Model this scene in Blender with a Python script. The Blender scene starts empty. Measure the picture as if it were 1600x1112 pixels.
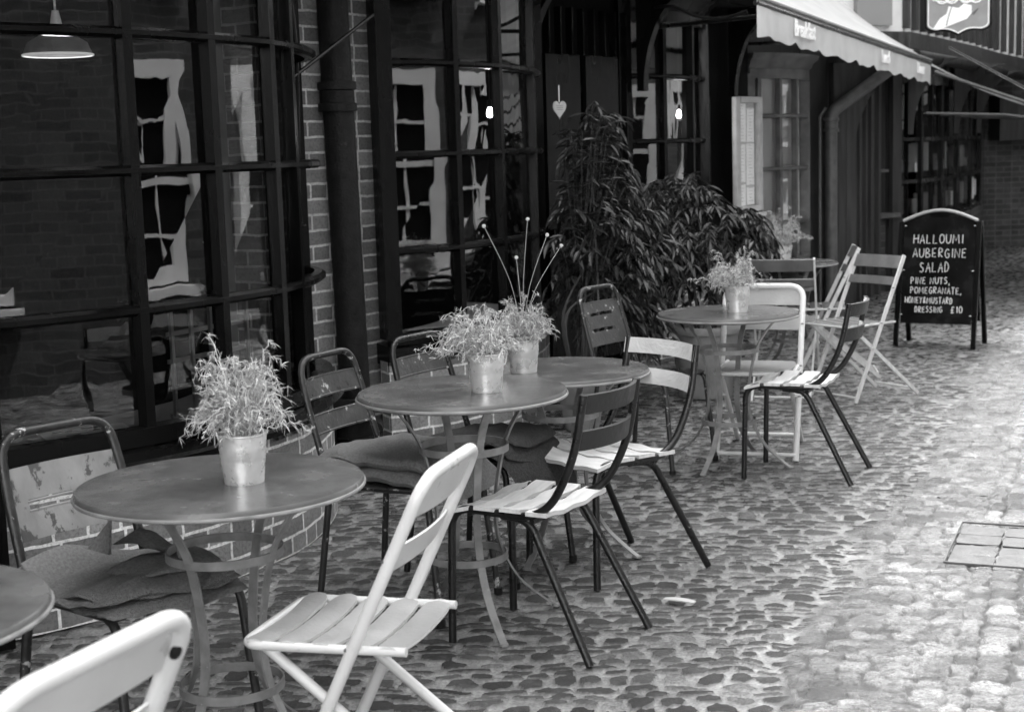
import bpy, math, random
import numpy as np
from mathutils import Vector, Matrix

# ------------------------------------------------------------------ camera, sky, sun, exposure
S = bpy.context.scene
COL = S.collection
R = math.radians
cam_d = bpy.data.cameras.new('camera'); cam = bpy.data.objects.new('camera', cam_d); COL.objects.link(cam)
S.camera = cam
cam_d.sensor_width = 36; cam_d.lens = 36 * 2350 / 1600
cam_d.clip_start = .05; cam_d.clip_end = 500
cam.matrix_world = Matrix.Translation((0, 0, 1.5)) @ Matrix.Rotation(R(90) - math.atan(319 / 2350), 4, 'X') @ Matrix.Rotation(-R(1.75), 4, 'Z')
cam_d.dof.use_dof = True; cam_d.dof.focus_distance = 4.9; cam_d.dof.aperture_fstop = 5.6

SUN_EL, SUN_AZ = 69, -38          # azimuth from +Y towards +X
W = bpy.data.worlds.new('World'); S.world = W; W.use_nodes = True
nt = W.node_tree; bg = nt.nodes['Background']
sky = nt.nodes.new('ShaderNodeTexSky'); sky.sky_type = 'NISHITA'; sky.sun_disc = False
sky.sun_elevation = R(SUN_EL); sky.sun_rotation = R(SUN_AZ)
bw = nt.nodes.new('ShaderNodeRGBToBW')          # black and white film
nt.links.new(sky.outputs[0], bw.inputs[0]); nt.links.new(bw.outputs[0], bg.inputs[0]); bg.inputs[1].default_value = .15
sl = bpy.data.lights.new('sun', 'SUN'); sl.energy = .85; sl.angle = R(7); sun = bpy.data.objects.new('sun', sl); COL.objects.link(sun)
sd = Vector((math.sin(R(SUN_AZ)) * math.cos(R(SUN_EL)), math.cos(R(SUN_AZ)) * math.cos(R(SUN_EL)), math.sin(R(SUN_EL))))
sun.rotation_euler = sd.to_track_quat('Z', 'Y').to_euler(); sun.location = (0, 0, 12)
S.view_settings.view_transform = 'Standard'; S.view_settings.look = 'None'; S.view_settings.gamma = 1
S.view_settings.exposure = 3.5
S.render.engine = 'CYCLES'
S.cycles.max_bounces = 8; S.cycles.transparent_max_bounces = 16

# ------------------------------------------------------------------ helpers
def unit(a): return a / (np.linalg.norm(a) + 1e-12)
class MB:
    def __init__(s): s.v = []; s.f = []; s.mi = []; s.uv = []
    def add(s, vs, fs, mi=0, uv=None):
        b = len(s.v); s.v += [tuple(map(float, p)) for p in vs]
        for k, f in enumerate(fs):
            s.f.append([b + i for i in f]); s.mi.append(mi)
            s.uv.append(uv[k] if uv else None)
        return s
    def box(s, c, d, rz=0, M=None, mi=0):
        x, y, z = d[0] / 2, d[1] / 2, d[2] / 2
        vs = [Vector((i * x, j * y, k * z)) for k in (-1, 1) for j in (-1, 1) for i in (-1, 1)]
        m = Matrix.Translation(c) @ (M if M is not None else Matrix.Rotation(rz, 4, 'Z'))
        return s.add([m @ v for v in vs], [(0, 2, 3, 1), (4, 5, 7, 6), (0, 1, 5, 4), (2, 6, 7, 3), (0, 4, 6, 2), (1, 3, 7, 5)], mi)
    def beam(s, a, b, w, h, mi=0):      # box beam between two points, w sideways, h upwards
        ch = min(w, h) * .18
        prof = [(-w/2+ch, -h/2), (w/2-ch, -h/2), (w/2, -h/2+ch), (w/2, h/2-ch), (w/2-ch, h/2), (-w/2+ch, h/2), (-w/2, h/2-ch), (-w/2, -h/2+ch)]
        return s.sweep([a, b], prof, mi=mi)
    def sweep(s, pts, prof, up=(0, 0, 1), mi=0, cap=True, closed=False):
        P = [np.array(p, float) for p in pts]; n = len(P); m = len(prof); vs = []
        up = np.array(up, float); ps = None
        for i in range(n):
            if closed: t = unit(P[(i+1) % n] - P[i-1])
            else: t = unit(P[min(i+1, n-1)] - P[max(i-1, 0)])
            sd = np.cross(t, up)
            if np.linalg.norm(sd) < .05: sd = ps if ps is not None else np.cross(t, np.array([1., 0, 0]) if abs(t[0]) < .9 else np.array([0, 1., 0]))
            sd = unit(sd - t * np.dot(sd, t)); ps = sd; u = np.cross(sd, t)
            for a, b in prof: vs.append(P[i] + sd * a + u * b)
        fs = []
        for i in range(n if closed else n - 1):
            j = (i + 1) % n
            for k in range(m): l = (k + 1) % m; fs.append((i*m+k, i*m+l, j*m+l, j*m+k))
        if cap and not closed: fs += [tuple(range(m))[::-1], tuple((n-1)*m + k for k in range(m))]
        return s.add(vs, fs, mi)
    def tube(s, pts, r, n=10, mi=0, closed=False, flat=1.0, up=None):
        P = [np.array(p, float) for p in pts]; N = len(P)
        T = []
        for i in range(N):
            T.append(unit(P[(i+1) % N] - P[i-1]) if closed else unit(P[min(i+1, N-1)] - P[max(i-1, 0)]))
        a = np.array(up, float) if up is not None else (np.array([0, 0, 1.]) if abs(T[0][2]) < .9 else np.array([0, 1., 0]))
        a = unit(a - T[0] * np.dot(a, T[0])); vs = []
        for i in range(N):
            a = unit(a - T[i] * np.dot(a, T[i])); b = np.cross(T[i], a); rr = r[i] if hasattr(r, '__len__') else r
            for k in range(n):
                th = 2*math.pi*k/n; vs.append(P[i] + rr * (math.cos(th) * a * flat + math.sin(th) * b))
        fs = []
        for i in range(N if closed else N - 1):
            j = (i + 1) % N
            for k in range(n): l = (k+1) % n; fs.append((i*n+k, i*n+l, j*n+l, j*n+k))
        if not closed: fs += [tuple(range(n))[::-1], tuple((N-1)*n + k for k in range(n))]
        return s.add(vs, fs, mi)
    def lathe(s, prof, c=(0, 0, 0), n=32, mi=0, sx=1, sy=1):
        vs = []; m = len(prof)
        for k in range(n):
            th = 2*math.pi*k/n
            for r, z in prof: vs.append((c[0] + sx*r*math.cos(th), c[1] + sy*r*math.sin(th), c[2] + z))
        fs = []
        for k in range(n):
            l = (k+1) % n
            for i in range(m-1): fs.append((k*m+i, l*m+i, l*m+i+1, k*m+i+1))
        return s.add(vs, fs, mi)
    def sheet(s, fn, us, vs_, th, hole=None, mi=0, mi_back=None):   # curved plate with thickness and holes; fn(u,v)->(point, normal)
        nu, nv = len(us), len(vs_); A = []; B = []
        for u in us:
            for v in vs_:
                p, n = fn(u, v); p = np.array(p, float); n = unit(np.array(n, float)); A.append(p + n*th/2); B.append(p - n*th/2)
        b = nu*nv; cell = lambda i, j: 0 <= i < nu-1 and 0 <= j < nv-1 and not (hole and hole(i, j))
        F1 = []; F2 = []
        for i in range(nu-1):
            for j in range(nv-1):
                if not cell(i, j): continue
                q = (i*nv+j, (i+1)*nv+j, (i+1)*nv+j+1, i*nv+j+1)
                F1.append(q); F2.append(tuple(x+b for x in q[::-1]))
                for (di, dj, e0, e1) in ((0, -1, 0, 1), (1, 0, 1, 2), (0, 1, 2, 3), (-1, 0, 3, 0)):
                    if not cell(i+di, j+dj): F2.append((q[e1], q[e0], q[e0]+b, q[e1]+b))
        k = len(s.v); s.v += [tuple(p) for p in A + B]
        for f in F1: s.f.append([k+i for i in f]); s.mi.append(mi); s.uv.append(None)
        for f in F2: s.f.append([k+i for i in f]); s.mi.append(mi if mi_back is None else mi_back); s.uv.append(None)
        return s
    def wall(s, pts, z0, z1, t=.12, mi=0):      # vertical wall along a plan polyline, outward side to the right of travel
        o = np.array(pts, float); i_ = offs(pts, -t); u = 0
        for k in range(len(o)-1):
            L = np.linalg.norm(o[k+1]-o[k]); a, b, c, d = o[k], o[k+1], i_[k+1], i_[k]
            vs = [(a[0],a[1],z0),(b[0],b[1],z0),(b[0],b[1],z1),(a[0],a[1],z1),(d[0],d[1],z0),(c[0],c[1],z0),(c[0],c[1],z1),(d[0],d[1],z1)]
            q = [(u,z0),(u+L,z0),(u+L,z1),(u,z1)]; tq = [(u,0),(u+L,0),(u+L,t),(u,t)]
            fs = [(0,1,2,3),(5,4,7,6),(3,2,6,7)]; uv = [q, [q[1],q[0],q[3],q[2]], tq]
            if k == 0: fs.append((4,0,3,7)); uv.append([(0,z0),(t,z0),(t,z1),(0,z1)])
            if k == len(o)-2: fs.append((1,5,6,2)); uv.append([(0,z0),(t,z0),(t,z1),(0,z1)])
            s.add(vs, fs, mi, uv); u += L
        return s
    def build(s, name, mat, parent=None, smooth=40, loc=None):
        me = bpy.data.meshes.new(name); me.from_pydata(s.v, [], s.f)
        for m in (mat if isinstance(mat, (list, tuple)) else [mat]): me.materials.append(m)
        me.polygons.foreach_set('material_index', s.mi)
        if any(u is not None for u in s.uv):
            l = me.uv_layers.new(name='uv'); k = 0
            for f, u in zip(s.f, s.uv):
                for j in range(len(f)): l.data[k].uv = u[j] if u else (0, 0); k += 1
        me.update()
        if smooth:
            me.shade_smooth(); me.set_sharp_from_angle(angle=R(smooth))
        o = bpy.data.objects.new(name, me); COL.objects.link(o)
        if parent is not None: o.parent = parent
        if loc: o.location = loc
        return o
def offs(pts, d):
    o = np.array(pts, float); n = len(o); r = []
    for i in range(n):
        t = o[min(i+1, n-1)] - o[max(i-1, 0)]; t = t / np.linalg.norm(t); r.append(o[i] + d*np.array([t[1], -t[0]]))
    return np.array(r)
def fillet(pts, rad, n=6):
    P = [np.array(p, float) for p in pts]; out = [P[0]]
    for i in range(1, len(P)-1):
        r = rad[i-1] if hasattr(rad, '__len__') else rad
        a = unit(P[i-1]-P[i]); b = unit(P[i+1]-P[i]); r = min(r, np.linalg.norm(P[i-1]-P[i])*.49, np.linalg.norm(P[i+1]-P[i])*.49)
        A = P[i]+a*r; B = P[i]+b*r
        for k in range(n+1): t = k/n; out.append((1-t)**2*A + 2*t*(1-t)*P[i] + t*t*B)
    out.append(P[-1]); return out
def smooth_line(pts, n=6):
    P = [np.array(p, float) for p in pts]; out = []
    for i in range(len(P)-1):
        p0 = P[max(i-1, 0)]; p1 = P[i]; p2 = P[i+1]; p3 = P[min(i+2, len(P)-1)]
        for k in range(n):
            t = k/n; out.append(.5*((2*p1)+(-p0+p2)*t+(2*p0-5*p1+4*p2-p3)*t*t+(-p0+3*p1-3*p2+p3)*t**3))
    out.append(P[-1]); return out
def empty(name, loc=(0, 0, 0), rz=0):
    o = bpy.data.objects.new(name, None); COL.objects.link(o); o.location = loc; o.rotation_euler = (0, 0, rz); o.empty_display_size = .1
    return o
def tag(o, label=None, cat=None, group=None, kind=None):
    for k, v in (('label', label), ('category', cat), ('group', group), ('kind', kind)):
        if v: o[k] = v
    return o
def copy_tree(o, parent=None):
    c = o.copy(); COL.objects.link(c)
    if parent: c.parent = parent
    for ch in list(o.children): copy_tree(ch, c)
    return c
def place(o, x, y, deg, z=0): o.location = (x, y, z); o.rotation_euler = (0, 0, R(deg)); return o

# ------------------------------------------------------------------ materials (all grey: black and white film)
def newmat(name):
    m = bpy.data.materials.new(name); m.use_nodes = True; t = m.node_tree; return m, t, t.nodes['Principled BSDF']
def N(t, kind, **kw):
    n = t.nodes.new(kind)
    for k, v in kw.items():
        if k in n.inputs: n.inputs[k].default_value = v
        else: setattr(n, k, v)
    return n
def g(v, a=1): return (v, v, v, a)
def ramp(t, src, stops):
    r = t.nodes.new('ShaderNodeValToRGB'); e = r.color_ramp.elements
    e[0].position, e[0].color = stops[0][0], g(stops[0][1]); e[1].position, e[1].color = stops[-1][0], g(stops[-1][1])
    for p, c in stops[1:-1]: x = e.new(p); x.color = g(c)
    t.links.new(src, r.inputs[0]); return r
def pm(name, base, rough=.5, var=.25, scale=12, bump=.15, bscale=60, metal=0, chip=None, chip_amt=.62, chip_scale=14, stretch=(1, 1, 1), spec=.5, island=0, rvar=.12):
    m, t, p = newmat(name); L = t.links.new
    tc = N(t, 'ShaderNodeTexCoord'); oi = N(t, 'ShaderNodeObjectInfo'); mp = N(t, 'ShaderNodeMapping'); mp.inputs['Scale'].default_value = stretch
    cx = N(t, 'ShaderNodeCombineXYZ'); mu = N(t, 'ShaderNodeMath', operation='MULTIPLY'); mu.inputs[1].default_value = 37
    L(oi.outputs['Random'], mu.inputs[0]); L(mu.outputs[0], cx.inputs[0]); L(tc.outputs['Object'], mp.inputs['Vector']); L(cx.outputs[0], mp.inputs['Location'])
    n1 = N(t, 'ShaderNodeTexNoise', Scale=scale, Detail=6); L(mp.outputs[0], n1.inputs['Vector'])
    r1 = ramp(t, n1.outputs[0], [(.3, base*(1-var)), (.7, min(.95, base*(1+var)))]); col = r1.outputs[0]
    if chip is not None:
        n2 = N(t, 'ShaderNodeTexNoise', Scale=chip_scale, Detail=8, Roughness=.65); L(mp.outputs[0], n2.inputs['Vector'])
        r2 = ramp(t, n2.outputs[0], [(chip_amt, 0), (chip_amt+.03, 1)])
        mx = N(t, 'ShaderNodeMix', data_type='RGBA'); L(r2.outputs[0], mx.inputs[0]); L(col, mx.inputs[6]); mx.inputs[7].default_value = g(chip); col = mx.outputs[2]
    if island:
        ge = N(t, 'ShaderNodeNewGeometry'); r3 = ramp(t, ge.outputs['Random Per Island'], [(0, 1-island), (.75, 1), (1, 1+island)])
        mx = N(t, 'ShaderNodeMix', data_type='RGBA', blend_type='MULTIPLY'); mx.inputs[0].default_value = 1; L(col, mx.inputs[6]); L(r3.outputs[0], mx.inputs[7]); col = mx.outputs[2]
    L(col, p.inputs['Base Color']); p.inputs['Metallic'].default_value = metal
    p.inputs['Specular IOR Level'].default_value = spec
    rr = ramp(t, n1.outputs[0], [(.3, max(0, rough-rvar)), (.7, min(1, rough+rvar))]); L(rr.outputs[0], p.inputs['Roughness'])
    if bump:
        n3 = N(t, 'ShaderNodeTexNoise', Scale=bscale, Detail=5); L(mp.outputs[0], n3.inputs['Vector'])
        b = N(t, 'ShaderNodeBump', Strength=bump, Distance=.01); L(n3.outputs[0], b.inputs['Height']); L(b.outputs[0], p.inputs['Normal'])
    return m
def brick_mat(name, c1, c2, mortar, bump=.6, dirt=.35):
    m, t, p = newmat(name); L = t.links.new
    uv = N(t, 'ShaderNodeUVMap', uv_map='uv'); ns = N(t, 'ShaderNodeTexNoise', Scale=14, Detail=4)
    L(uv.outputs[0], ns.inputs['Vector'])
    sb = N(t, 'ShaderNodeVectorMath', operation='SUBTRACT'); sb.inputs[1].default_value = (.5, .5, .5); L(ns.outputs['Color'], sb.inputs[0])
    sc = N(t, 'ShaderNodeVectorMath', operation='SCALE'); sc.inputs['Scale'].default_value = .012; L(sb.outputs[0], sc.inputs[0])
    ad = N(t, 'ShaderNodeVectorMath', operation='ADD'); L(uv.outputs[0], ad.inputs[0]); L(sc.outputs[0], ad.inputs[1])
    b = N(t, 'ShaderNodeTexBrick', Scale=1); b.offset = .28; b.squash = .52; b.squash_frequency = 2
    for k, v in (('Color1', g(c1)), ('Color2', g(c2)), ('Mortar', g(mortar)), ('Mortar Size', .0065), ('Mortar Smooth', .25), ('Bias', -.1), ('Brick Width', .23), ('Row Height', .0725)): b.inputs[k].default_value = v
    L(ad.outputs[0], b.inputs['Vector'])
    n2 = N(t, 'ShaderNodeTexNoise', Scale=5, Detail=8, Roughness=.7); L(uv.outputs[0], n2.inputs['Vector']); r2 = ramp(t, n2.outputs[0], [(.3, 1-dirt), (.7, 1.25)])
    mx = N(t, 'ShaderNodeMix', data_type='RGBA', blend_type='MULTIPLY'); mx.inputs[0].default_value = 1; L(b.outputs[0], mx.inputs[6]); L(r2.outputs[0], mx.inputs[7])
    n4 = N(t, 'ShaderNodeTexNoise', Scale=70, Detail=6, Roughness=.7); L(uv.outputs[0], n4.inputs['Vector']); r4 = ramp(t, n4.outputs[0], [(.33, .55), (.5, 1), (.75, 1.2)])
    m3 = N(t, 'ShaderNodeMix', data_type='RGBA', blend_type='MULTIPLY'); m3.inputs[0].default_value = 1; L(mx.outputs[2], m3.inputs[6]); L(r4.outputs[0], m3.inputs[7])
    L(m3.outputs[2], p.inputs['Base Color']); p.inputs['Roughness'].default_value = .85
    iv = N(t, 'ShaderNodeMath', operation='MULTIPLY_ADD'); L(b.outputs['Fac'], iv.inputs[0]); iv.inputs[1].default_value = -1; L(n4.outputs[0], iv.inputs[2])
    bp = N(t, 'ShaderNodeBump', Strength=bump, Distance=.008); L(iv.outputs[0], bp.inputs['Height']); L(bp.outputs[0], p.inputs['Normal'])
    return m
def translucent(m, k):
    t = m.node_tree; p = t.nodes['Principled BSDF']; tr = t.nodes.new('ShaderNodeBsdfTranslucent'); mx = t.nodes.new('ShaderNodeMixShader'); mx.inputs[0].default_value = k
    t.links.new(p.inputs['Base Color'].links[0].from_socket, tr.inputs[0]); t.links.new(p.outputs[0], mx.inputs[1]); t.links.new(tr.outputs[0], mx.inputs[2]); t.links.new(mx.outputs[0], t.nodes['Material Output'].inputs[0])
def glass_mat():
    m, t, p = newmat('old_glass'); L = t.links.new; t.nodes.remove(p); out = t.nodes['Material Output']
    tc = N(t, 'ShaderNodeTexCoord'); ge = N(t, 'ShaderNodeNewGeometry')
    mu = N(t, 'ShaderNodeMath', operation='MULTIPLY'); mu.inputs[1].default_value = 50; L(ge.outputs['Random Per Island'], mu.inputs[0])
    cx = N(t, 'ShaderNodeCombineXYZ'); L(mu.outputs[0], cx.inputs[0]); L(mu.outputs[0], cx.inputs[1])
    ad = N(t, 'ShaderNodeVectorMath', operation='ADD'); L(tc.outputs['Object'], ad.inputs[0]); L(cx.outputs[0], ad.inputs[1])
    mp = N(t, 'ShaderNodeMapping'); mp.inputs['Scale'].default_value = (1, 1, .45); L(ad.outputs[0], mp.inputs[0])
    n = N(t, 'ShaderNodeTexNoise', Scale=7, Detail=1.5, Roughness=.35, Distortion=.3); L(mp.outputs[0], n.inputs['Vector'])
    pw = N(t, 'ShaderNodeMath', operation='POWER'); L(ge.outputs['Random Per Island'], pw.inputs[0]); pw.inputs[1].default_value = 1.6
    hm = N(t, 'ShaderNodeMath', operation='MULTIPLY'); L(n.outputs[0], hm.inputs[0]); L(pw.outputs[0], hm.inputs[1])
    b = N(t, 'ShaderNodeBump', Strength=.3, Distance=.006); L(hm.outputs[0], b.inputs['Height'])
    fr = N(t, 'ShaderNodeFresnel', IOR=1.75); L(b.outputs[0], fr.inputs['Normal'])
    tr = N(t, 'ShaderNodeBsdfTransparent'); tr.inputs[0].default_value = g(.8)
    gl = N(t, 'ShaderNodeBsdfAnisotropic', Roughness=.0); gl.inputs[0].default_value = g(1); L(b.outputs[0], gl.inputs['Normal'])
    mx = N(t, 'ShaderNodeMixShader'); L(fr.outputs[0], mx.inputs[0]); L(tr.outputs[0], mx.inputs[1]); L(gl.outputs[0], mx.inputs[2]); L(mx.outputs[0], out.inputs[0])
    return m
def emis(name, v, s):
    m, t, p = newmat(name); p.inputs['Base Color'].default_value = g(v); p.inputs['Emission Color'].default_value = g(1); p.inputs['Emission Strength'].default_value = s; return m

M = {}
M['black_paint'] = pm('black_gloss_paint', .0035, .25, .4, 5, .12, 40, chip=.02, chip_amt=.72, stretch=(1, 1, .3), rvar=.1, spec=0.16)
M['dark_wood'] = pm('dark_stained_timber', .0045, .55, .5, 7, .35, 45, stretch=(3, 3, .25), spec=0.06)
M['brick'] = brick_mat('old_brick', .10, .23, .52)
M['brick_lit'] = brick_mat('lit_plinth_brick', .16, .33, .75)  # same brick as the pier, lightened for the stronger light on the plinths
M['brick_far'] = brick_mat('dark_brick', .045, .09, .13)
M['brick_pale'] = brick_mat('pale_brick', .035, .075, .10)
M['glass'] = glass_mat()
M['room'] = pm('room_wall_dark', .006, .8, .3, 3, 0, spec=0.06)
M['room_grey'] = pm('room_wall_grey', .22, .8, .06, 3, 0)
M['plaster'] = pm('white_plaster', .62, .85, .12, 4, .2, 30)
M['white_paint'] = pm('white_window_paint', .75, .5, .08, 6, .1)
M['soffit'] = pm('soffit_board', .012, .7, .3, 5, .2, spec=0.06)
M['iron'] = pm('cast_iron', .012, .5, .5, 20, .4, 80, chip=.05, chip_amt=.66, spec=0.16)
M['iron_grey'] = pm('grey_painted_pipe', .085, .42, .3, 15, .2, 60)  # lighter grey than the cast iron, for pipes and small metalwork
M['black_steel'] = pm('black_worn_steel', .007, .34, .4, 25, .25, 90, chip=.22, chip_amt=.67, chip_scale=30)
M['dark_steel'] = pm('dark_green_steel', .022, .38, .35, 18, .2, 90, chip=.45, chip_amt=.60, chip_scale=30)
M['dark_plate'] = pm('dark_plate_paint', .055, .36, .3, 12, .25, 60, chip=.45, chip_amt=.615, chip_scale=24)
M['grey_plate'] = pm('grey_worn_plate', .23, .42, .2, 14, .25, 60, chip=.07, chip_amt=.555, chip_scale=17, stretch=(1, 1, .6))
M['white_steel'] = pm('white_enamel_steel', .66, .35, .05, 10, .08, 50, chip=.30, chip_amt=.665, chip_scale=26)
M['slat_grey'] = pm('grey_slat_paint', .33, .5, .12, 10, .15, 80)
M['slat_light'] = pm('pale_slat_paint', .62, .55, .13, 14, .3, 60, chip=.2, chip_amt=.70, chip_scale=20, stretch=(4, .5, 1))
M['slat_dark'] = pm('dark_slat_back', .018, .5, .3, 14, .2, 60)
M['table_top'] = pm('grey_table_enamel', .12, .21, .22, 9, .10, 220, rvar=.10, chip=.19, chip_amt=.69, chip_scale=60)
M['table_leg'] = pm('grey_table_leg', .22, .4, .3, 20, .2, 70, chip=.5, chip_amt=.68, chip_scale=24)
M['zinc'] = pm('galvanised_zinc', .75, .32, .14, 30, .1, 90, metal=.55)
M['soil'] = pm('potting_soil', .03, .95, .5, 40, .8, 120)
M['herb'] = pm('silvery_herb_leaf', .55, .6, .2, 30, 0, island=.6)
M['flower'] = pm('pale_flower', .6, .7, .1, 60, .3)
M['leaf'] = pm('shrub_leaf', .034, .32, .3, 30, 0, island=.9)
M['stem'] = pm('shrub_stem', .03, .7, .3, 20, .3)
M['terracotta'] = pm('stone_planter', .20, .75, .25, 8, .4, 50)
M['wool'] = pm('grey_wool', .22, .95, .22, 130, .9, 260, spec=.1)
M['wool_dark'] = pm('dark_wool', .06, .95, .35, 120, .9, 260, spec=.1)
M['canvas'] = pm('awning_canvas', .78, .8, .07, 5, .25, 25)
translucent(M['canvas'], .5)
M['canvas_edge'] = pm('awning_piping', .2, .8, .2, 5, .2)
M['letter'] = pm('awning_lettering', .93, .8, .05, 5, 0)
M['board'] = pm('chalkboard_black', .006, .5, .6, 6, .15, chip=.014, chip_amt=.55, chip_scale=6, spec=0.06)
M['chalk'] = pm('white_chalk_ink', .85, .9, .1, 80, .2)
M['paper'] = pm('paper_sheet', .90, .8, .06, 8, 0)
M['print'] = pm('printed_ink', .12, .8, .2, 8, 0)
M['case_wood'] = pm('pale_case_wood', .48, .6, .15, 12, .25, 50)
M['sign_grey'] = pm('sign_board_grey', .26, .5, .15, 8, .1)
M['heart'] = pm('painted_heart', .4, .6, .15, 20, .2)
M['bulb'] = emis('lit_bulb', .9, 8)
M['shade_in'] = emis('lamp_shade_inside', .8, .03)
M['shop_wood'] = pm('brown_shop_timber', .036, .5, .5, 7, .35, 45, stretch=(3, 3, .25), spec=.25)
M['slat_mid'] = pm('grey_brown_slat', .13, .5, .2, 12, .2, 70)
M['pane_backing'] = pm('pale_pane_backing', .85, .8, .08, 4, 0)  # pale colour standing in for the reflected brightness of the panes
M['frame_grey'] = pm('dusty_grey_frame_paint', .11, .4, .4, 8, .2, 40, spec=.3)
M['wood_pale'] = pm('pale_wood', .45, .6, .12, 12, .2)

# ------------------------------------------------------------------ ground: cobbles and setts as real relief
def hs(i, j, s): x = np.sin(i*127.1 + j*311.7 + s*74.7) * 43758.5453; return x - np.floor(x)
def vn(x, y, s):
    i, j = np.floor(x), np.floor(y); fx, fy = x-i, y-j; fx = fx*fx*(3-2*fx); fy = fy*fy*(3-2*fy)
    return (hs(i, j, s)*(1-fx)+hs(i+1, j, s)*fx)*(1-fy)+(hs(i, j+1, s)*(1-fx)+hs(i+1, j+1, s)*fx)*fy
def stones(U, V, L, Wd, s, rag, tight=0):
    V = V+Wd*.28*np.sin(V/Wd*1.7)+Wd*.22*(vn(U/L*.8, V/Wd*.5, s+20)-.5); row = np.floor(V/Wd); fv = V/Wd-row; Lr = L*(.65+.75*hs(row, 0, s)); cu = U/Lr+hs(row, 5, s)*9; c = np.floor(cu); fu = cu-c
    a = .34+.10*tight+(.11-.07*tight)*hs(c, row, s+2); b = .29+.15*tight+(.14-.09*tight)*hs(c, row, s+3); cx = .5+(hs(c, row, s+4)-.5)*.12; cy = .5+(hs(c, row, s+5)-.5)*.16
    ang = (hs(c, row, s+8)-.5)*.35
    du, dv = (fu-cx)*Lr, (fv-cy)*Wd; du, dv = du+ang*dv*.8, dv-ang*du*.35
    d = np.abs(du/(a*Lr))**3 + np.abs(dv/(b*Wd))**2.3
    d = d*(1+rag*(vn(U*45, V*60, s+6)-.5)*2)
    m = np.clip((1.3-d)/.34, 0, 1); m = m*m*(3-2*m)
    lift = .55+.6*hs(c, row, s+7); dome = np.clip(1-d*.45, 0, 1)
    tilt = (fv-.5)*(hs(c, row, s+9)-.35)*.6+(fu-.5)*(hs(c, row, s+10)-.5)*.5
    gone = hs(c, row, s+11) < .03
    m = np.where(gone, m*.15, m)
    return m*(lift*(.6+.4*dome)+tilt), m, hs(c, row, s+12)
def relief(X, Y):
    wx = (vn(X*2.3, Y*2.3, 1)-.5)*.10+(vn(X*7, Y*7, 35)-.5)*.02; wy = (vn(X*2.1+9, Y*2.1, 2)-.5)*.10+(vn(X*8, Y*8, 31)-.5)*.045
    ca, sa = math.cos(-.12), math.sin(-.12)
    U1 = (X+wx)*ca+(Y+wy)*sa; V1 = -(X+wx)*sa+(Y+wy)*ca
    h1, m1, t1 = stones(U1, V1, .108, .052, 3, .65, .12)
    h2, m2, t2 = stones(U1, V1+(vn(X*7, Y*7, 33)-.5)*.03, .092, .062, 40, .8, .7)
    along = X*.361+Y*.932+wx*.3; across = X*.932-Y*.361+wy*.3
    h3, m3, t3 = stones(along, across, .105, .092, 80, .5, .9)
    dA = ((X-.654)*.925-(Y-3.9)*.38) + (vn(X*3, Y*3, 50)-.5)*.25
    dB = ((X-1.085)*.932-(Y-3.831)*.361) + (vn(X*5, Y*5, 51)-.5)*.06
    zA = np.clip(dA/.08+.5, 0, 1); zB = np.clip(dB/.05+.5, 0, 1)
    h = h1*(1-zA)+h2*zA*(1-zB)+h3*zB; m = m1*(1-zA)+m2*zA*(1-zB)+m3*zB; t = t1*(1-zA)+t2*zA*(1-zB)+t3*zB
    kerb = np.exp(-(((X-.60)*.925-(Y-3.9)*.38)/.035)**2)*(Y < 5.6)
    h = h*(1-.8*kerb)
    und = (vn(X*1.1, Y*1.1, 60)-.5)*.018+(vn(X*60, Y*60, 61)-.5)*.0030*(1-m*.35)+(vn(X*130, Y*130, 62)-.5)*.0018
    amp = .011*(1-zA)+.015*zA*(1-zB)+.017*zB
    z = h*amp + und*.6 - .012
    zone = zA*.96+zB*.04
    return z, m, t, zone
def grid_patch(x0, x1, y0, y1, st, clip=None):
    xs = np.arange(x0, x1+st/2, st); ys = np.arange(y0, y1+st/2, st); X, Y = np.meshgrid(xs, ys)
    n, m = X.shape; i, j = np.meshgrid(np.arange(n-1), np.arange(m-1), indexing='ij'); a = (i*m+j).ravel()
    F = np.stack([a, a+1, a+m+1, a+m], 1)
    if clip is not None:
        k = clip(X.ravel()[a], Y.ravel()[a]); F = F[k]
    return X.ravel(), Y.ravel(), F
parts = [grid_patch(-2.4, 2.8, 3.0, 6.2, .0065, lambda x, y: (x < .36*y+.35) & (x > -.42*y)),
         grid_patch(-1.8, 4.2, 6.2, 10.2, .0115, lambda x, y: (x < .36*y+.4) & (x > -1.4+(y-6.2)*.3)),
         grid_patch(-.6, 8.4, 10.2, 21.6, .025, lambda x, y: (x < .36*y+.5) & (x > -.4+(y-10.2)*.38)),
         grid_patch(.6, 10.2, 0, 21.6, .022, lambda x, y: (x > .36*y+.30+.05*(y > 6.2)+.1*(y > 10.2)) & (x < 2.80+.343*y))]
VX = []; FX = []; AT = []; off = 0
for X, Y, F in parts:
    used = np.unique(F); rem = -np.ones(len(X), int); rem[used] = np.arange(len(used)); X, Y, F = X[used], Y[used], rem[F]
    z, m_, t_, zo = relief(X, Y)
    VX.append(np.stack([X, Y, z], 1)); AT.append(np.stack([m_, t_, zo], 1)); FX.append(F+off); off += len(X)
VX = np.concatenate(VX); FX = np.concatenate(FX); AT = np.concatenate(AT)
me = bpy.data.meshes.new('cobbled_ground'); me.vertices.add(len(VX)); me.vertices.foreach_set('co', VX.ravel())
me.loops.add(len(FX)*4); me.loops.foreach_set('vertex_index', FX.ravel().astype(np.int32)); me.polygons.add(len(FX))
me.polygons.foreach_set('loop_start', np.arange(0, len(FX)*4, 4, dtype=np.int32))
me.update(calc_edges=True); me.shade_smooth()
at_ = me.attributes.new('stone', 'FLOAT_VECTOR', 'POINT'); at_.data.foreach_set('vector', AT.ravel())
gm, t, p = newmat('cobble_stone'); L = t.links.new
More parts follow.
